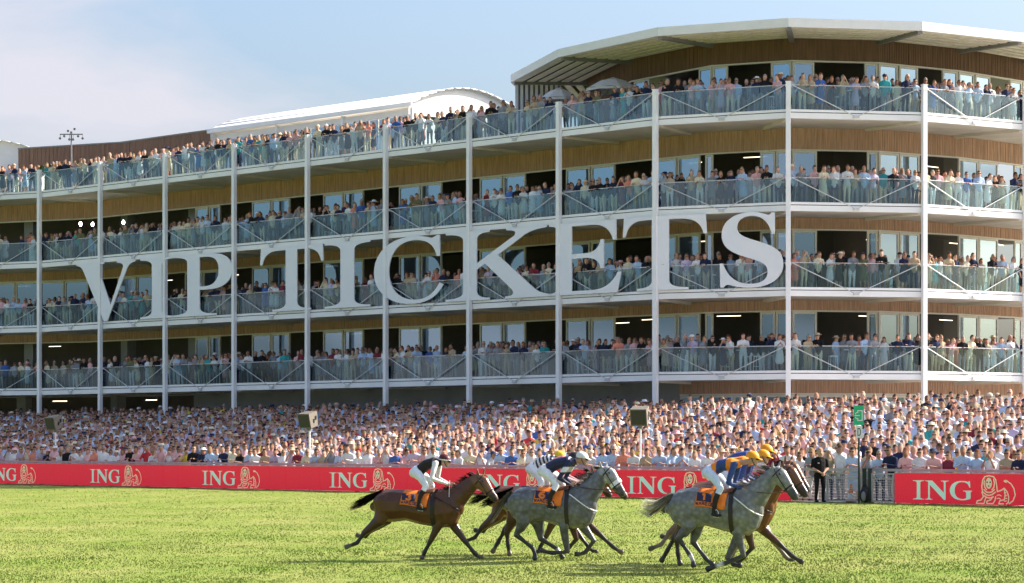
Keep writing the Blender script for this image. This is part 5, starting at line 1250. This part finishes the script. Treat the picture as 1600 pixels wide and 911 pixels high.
for i, (lv, k, u) in enumerate(ST):
    o = s0 if i == 0 else copy_tree(s0); p, a = bay_pt(lv, k, u, .62); o.location = p; o.rotation_euler = (0, 0, a)
    q = (lv, k); seen[q] = seen.get(q, 0)+1
    tag(o, '%s white bar stool behind the glass, %s balcony, %s bay' % (ORD[seen[q]-1], LVW[lv], BAYW[k]), 'stool', 'white bar stools on the balconies')
t0 = make_table()
for i, (lv, k, u) in enumerate([(3, 8, .88), (3, 5, .80), (3, 6, .15), (1, 8, .62), (1, 9, .50), (1, 8, .05), (4, 9, .48), (1, 7, .85)]):
    o = t0 if i == 0 else copy_tree(t0); p, a = bay_pt(lv, k, u, .72); o.location = p; o.rotation_euler = (0, 0, a)
    tag(o, 'tall white bar table at %s of the way along the %s balcony, %s bay' % ({.88: 'most', .8: 'most', .15: 'the start', .62: 'over half', .5: 'half', .05: 'the start', .48: 'half', .85: 'most'}[u], LVW[lv], BAYW[k]), 'table', 'tall bar tables on the balconies')
for lv, k, u, lab in ((3, 0, .90, 'white pedestal box on the third balcony left of the P column'), (3, -1, .86, 'white pedestal box on the third balcony at the far left'), (1, 8, .19, 'white pedestal box on the lowest balcony below the last T'), (2, 8, .03, 'white pedestal box on the second balcony beside the last T'), (4, -1, .93, 'pale planter box on the top balcony at the far left')):
    p, a = bay_pt(lv, k, u, .45); b = MB(); b.box(-.22, .22, -.2, .2, .02, 1.08); b.box(-.24, .24, -.22, .22, 1.08, 1.12); b.box(-.19, .19, -.17, .17, 0, .02)
    o = b.build('pedestal', M['plainwhite']); o.location = p; o.rotation_euler = (0, 0, a); tag(o, lab, 'pedestal', 'white pedestals on the balconies')
def shrub(p, label, n=420, r=.32, h=.5):
    root = empty('potted_shrub', p); tag(root, label, 'plant', 'shrubs on the balconies')
    MB().tube((0, 0, 0), (0, 0, .18), .16, .20, 10).build('pot', M['greymetal'], root)
    MB().tube((0, 0, .15), (0, 0, .15+h*.6), .03, .015, 6).build('stem', M['brownleather'], root)
    q = RNG.normal(0, 1, (n, 3)); q /= np.linalg.norm(q, axis=1)[:, None]; q *= (RNG.uniform(.25, 1, n)**.5)[:, None]*np.array([r, r, h*.55]); q[:, 2] += .18+h*.5
    d = RNG.normal(0, 1, (n, 2, 3))*.055; V = np.stack([q, q+d[:, 0], q+d[:, 1]], 1).reshape(-1, 3)
    o = link('foliage', npmesh('foliage', V, np.arange(n*3).reshape(-1, 3), smooth=False), M['leaf'], root); o['kind'] = 'stuff'
p, a = bay_pt(4, -1, .97, .45); shrub((p[0], p[1], p[2]+1.12), 'green shrub on the pale planter at the top balcony, far left', h=.4)
p, a = bay_pt(1, 8, .10, 1.0); shrub(p, 'tall green plant on the lowest balcony under the last T', 500, .4, 1.5)
p, a = bay_pt(2, 8, .08, .8); shrub(p, 'green plant behind the last T on the second balcony', 400, .35, 1.4)
# parasols
def parasol(p, rad, h, label):
    root = empty('parasol', p); tag(root, label, 'parasol', 'grey parasols on the top balcony')
    MB().tube((0, 0, 0), (0, 0, h), .03, seg=8).build('pole', M['greymetal'], root); MB().tube((0, 0, 0), (0, 0, .08), .3, .26, 14).build('base', M['greymetal'], root)
    n = 8
    for k in range(n):
        b = MB(); a0, a1 = 6.283*k/n+.2, 6.283*(k+1)/n+.2; P = lambda r, a, z: (r*math.cos(a), r*math.sin(a), z); am = (a0+a1)/2
        for r0, r1, z0, z1 in ((0.0, rad*.5, h, h-.22), (rad*.5, rad, h-.22, h-.62)):
            q = [P(max(r0, .001), a0, z0), P(r1, a0, z1), P(r1*.96, am, z1+.03), P(r1, a1, z1), P(max(r0, .001), a1, z0)]
            n0 = len(b.v); b.v += q+[(x, y, z-.012) for x, y, z in q]; b.f += [(n0, n0+1, n0+2, n0+3, n0+4), (n0+9, n0+8, n0+7, n0+6, n0+5)]
        q = [P(rad, a0, h-.62), P(rad, a1, h-.62), P(rad, a1, h-.74), P(rad, a0, h-.74)]; b.quad(*q)
        b.build('canopy_panel', M['parasol'], root)
        MB().tube((.02, 0, h-.06), P(rad*.98, a0, h-.66), .012, seg=5).build('rib', M['greymetal'], root)
def roof_pt(xp, v):      # the spot v metres behind the top balcony rail that the picture column xp looks at
    O = offset(CP, v); r = np.array([(xp-800)/4300.0, 1.0])
    for i in range(len(O)-1):
        t = O[i+1]-O[i]; A = np.array([[t[0], -r[0]], [t[1], -r[1]]]); q = np.linalg.solve(A, -O[i])
        if 0 <= q[0] <= 1: return (*(O[i]+t*q[0]), ZF4)
parasol(roof_pt(958, 3.0), 1.42, 2.86, 'larger grey parasol on the top balcony in front of the pavilion')
parasol(roof_pt(874, 3.4), 1.08, 2.78, 'smaller grey parasol left of the larger one on the top balcony')
# floodlight mast on the roof
p = at(offset(CP, 5.6), -0.42); mx_ = 178.0
root = empty('floodlight_mast', (-27.95-.55, mx_, ZF4)); tag(root, 'grey mast with a cross of small floodlights above the left roof wall', 'mast')
MB().tube((0, 0, 0), (0, 0, 4.1), .07, .045, 10).build('pole', M['greymetal'], root); MB().box(-.75, .75, -.03, .03, 3.88, 3.95).build('crossbar', M['greymetal'], root)
for x, z in ((-.72, 3.62), (-.45, 3.76), (-.12, 3.55), (.12, 3.55), (.45, 3.76), (.74, 3.62), (-.2, 4.1), (.22, 4.22), (0, 4.0)):
    MB().tube((x, -.10, z+.02), (x, .12, z+.06), .085, .05, 8).build('lamp', M['greymetal'], root); MB().box(x-.012, x+.012, -.02, .02, z+.04, 3.9 if z < 3.88 else z+.02).build('lamp_arm', M['greymetal'], root)
# television camera and its operator on the top balcony
p, a = bay_pt(4, 0, .10, .75)
root = empty('television_camera', p, a); tag(root, 'black television camera on a tripod at the top balcony, far left', 'camera')
MB().box(-.10, .10, -.25, .30, 1.50, 1.78).build('body', M['black'], root); MB().tube((0, -.25, 1.64), (0, -.60, 1.64), .085, .11, 12).build('lens', M['black'], root); MB().box(-.13, .05, .12, .30, 1.78, 1.92).build('viewfinder', M['black'], root)
for k in range(3): t = 2.094*k; MB().tube((0, 0, 1.50), (.42*math.cos(t), .42*math.sin(t), 0), .025, seg=6).build('leg', M['black'], root)
C, head = person_chains(arms='face', detail=True); v, f, q = fuse(C, .022, 2, .4)
cl = np.array([(.48, .28, .20), (.014, .014, .016), (.02, .02, .022), (.03, .02, .015), (.02, .02, .02), (.014, .014, .016), (.014,)*3, (.02, .02, .022)])[q]
o = link('person', npmesh('person', v, f, cl), M['cloth']); p2, a2 = bay_pt(4, 0, .13, 1.25); o.location = p2; o.rotation_euler = (0, 0, a2+.3); o.scale = (1.05,)*3; tag(o, 'person in black operating the television camera on the top balcony', 'person')
MB().path([(-.10, head[1], 1.66), (-.07, head[1], 1.78), (.07, head[1], 1.78), (.10, head[1], 1.66)], .016, 6).build('headset', M['black'], o)
# lit floodlamps on stands inside the third storey, left
for i, (k, u, h, lab) in enumerate(((0, .02, 2.55, 'left of two close lit lamps'), (0, .22, 2.45, 'right of two close lit lamps'), (0, .72, 2.38, 'single lit lamp'))):
    p, a = bay_pt(3, k, u, 3.0); root = empty('lamp_stand', p, a); tag(root, '%s glowing in the dark third storey at the left' % lab, 'lamp', 'lit lamps on stands')
    MB().tube((0, 0, 0), (0, 0, h), .02, seg=6).build('stand', M['black'], root)
    for t in range(3): MB().tube((0, 0, .5), (.35*math.cos(2.1*t), .35*math.sin(2.1*t), 0), .014, seg=5).build('leg', M['black'], root)
    MB().tube((0, .06, h), (0, -.10, h+.0), .10, .15, 12).build('reflector', M['black'], root); MB().ball((0, -.12, h), (.13, .05, .13)).build('bulb', M['flood'], root, True)
# things behind the gates
root = empty('traffic_cone', bl(56.9, .28, 0.0)); tag(root, 'small orange and white cone behind the left mesh gate', 'cone')
MB().tube((0, 0, .03), (0, 0, .62), .13, .03, 12).build('body', M['orange'], root); MB().box(-.17, .17, -.17, .17, 0, .03).build('base', M['black'], root); MB().tube((0, 0, .10), (0, 0, .30), .122, .085, 12, cap=False).build('band', M['plainwhite'], root)
root = empty('equipment_bag', bl(57.9, -.12, 0.0)); tag(root, 'dark bag with grey pocket at the foot of the finish post', 'bag')
b = MB().ball((0, 0, .26), (.19, .15, .27), 12, 9); b.build('body', M['black'], root, True); MB().ball((-.06, -.12, .22), (.085, .05, .17), 10, 7).build('pocket', M['greymetal'], root, True)
MB().path([(-.10, 0, .48), (-.05, 0, .60), (.05, 0, .60), (.10, 0, .48)], .014, 6).build('handle', M['black'], root)
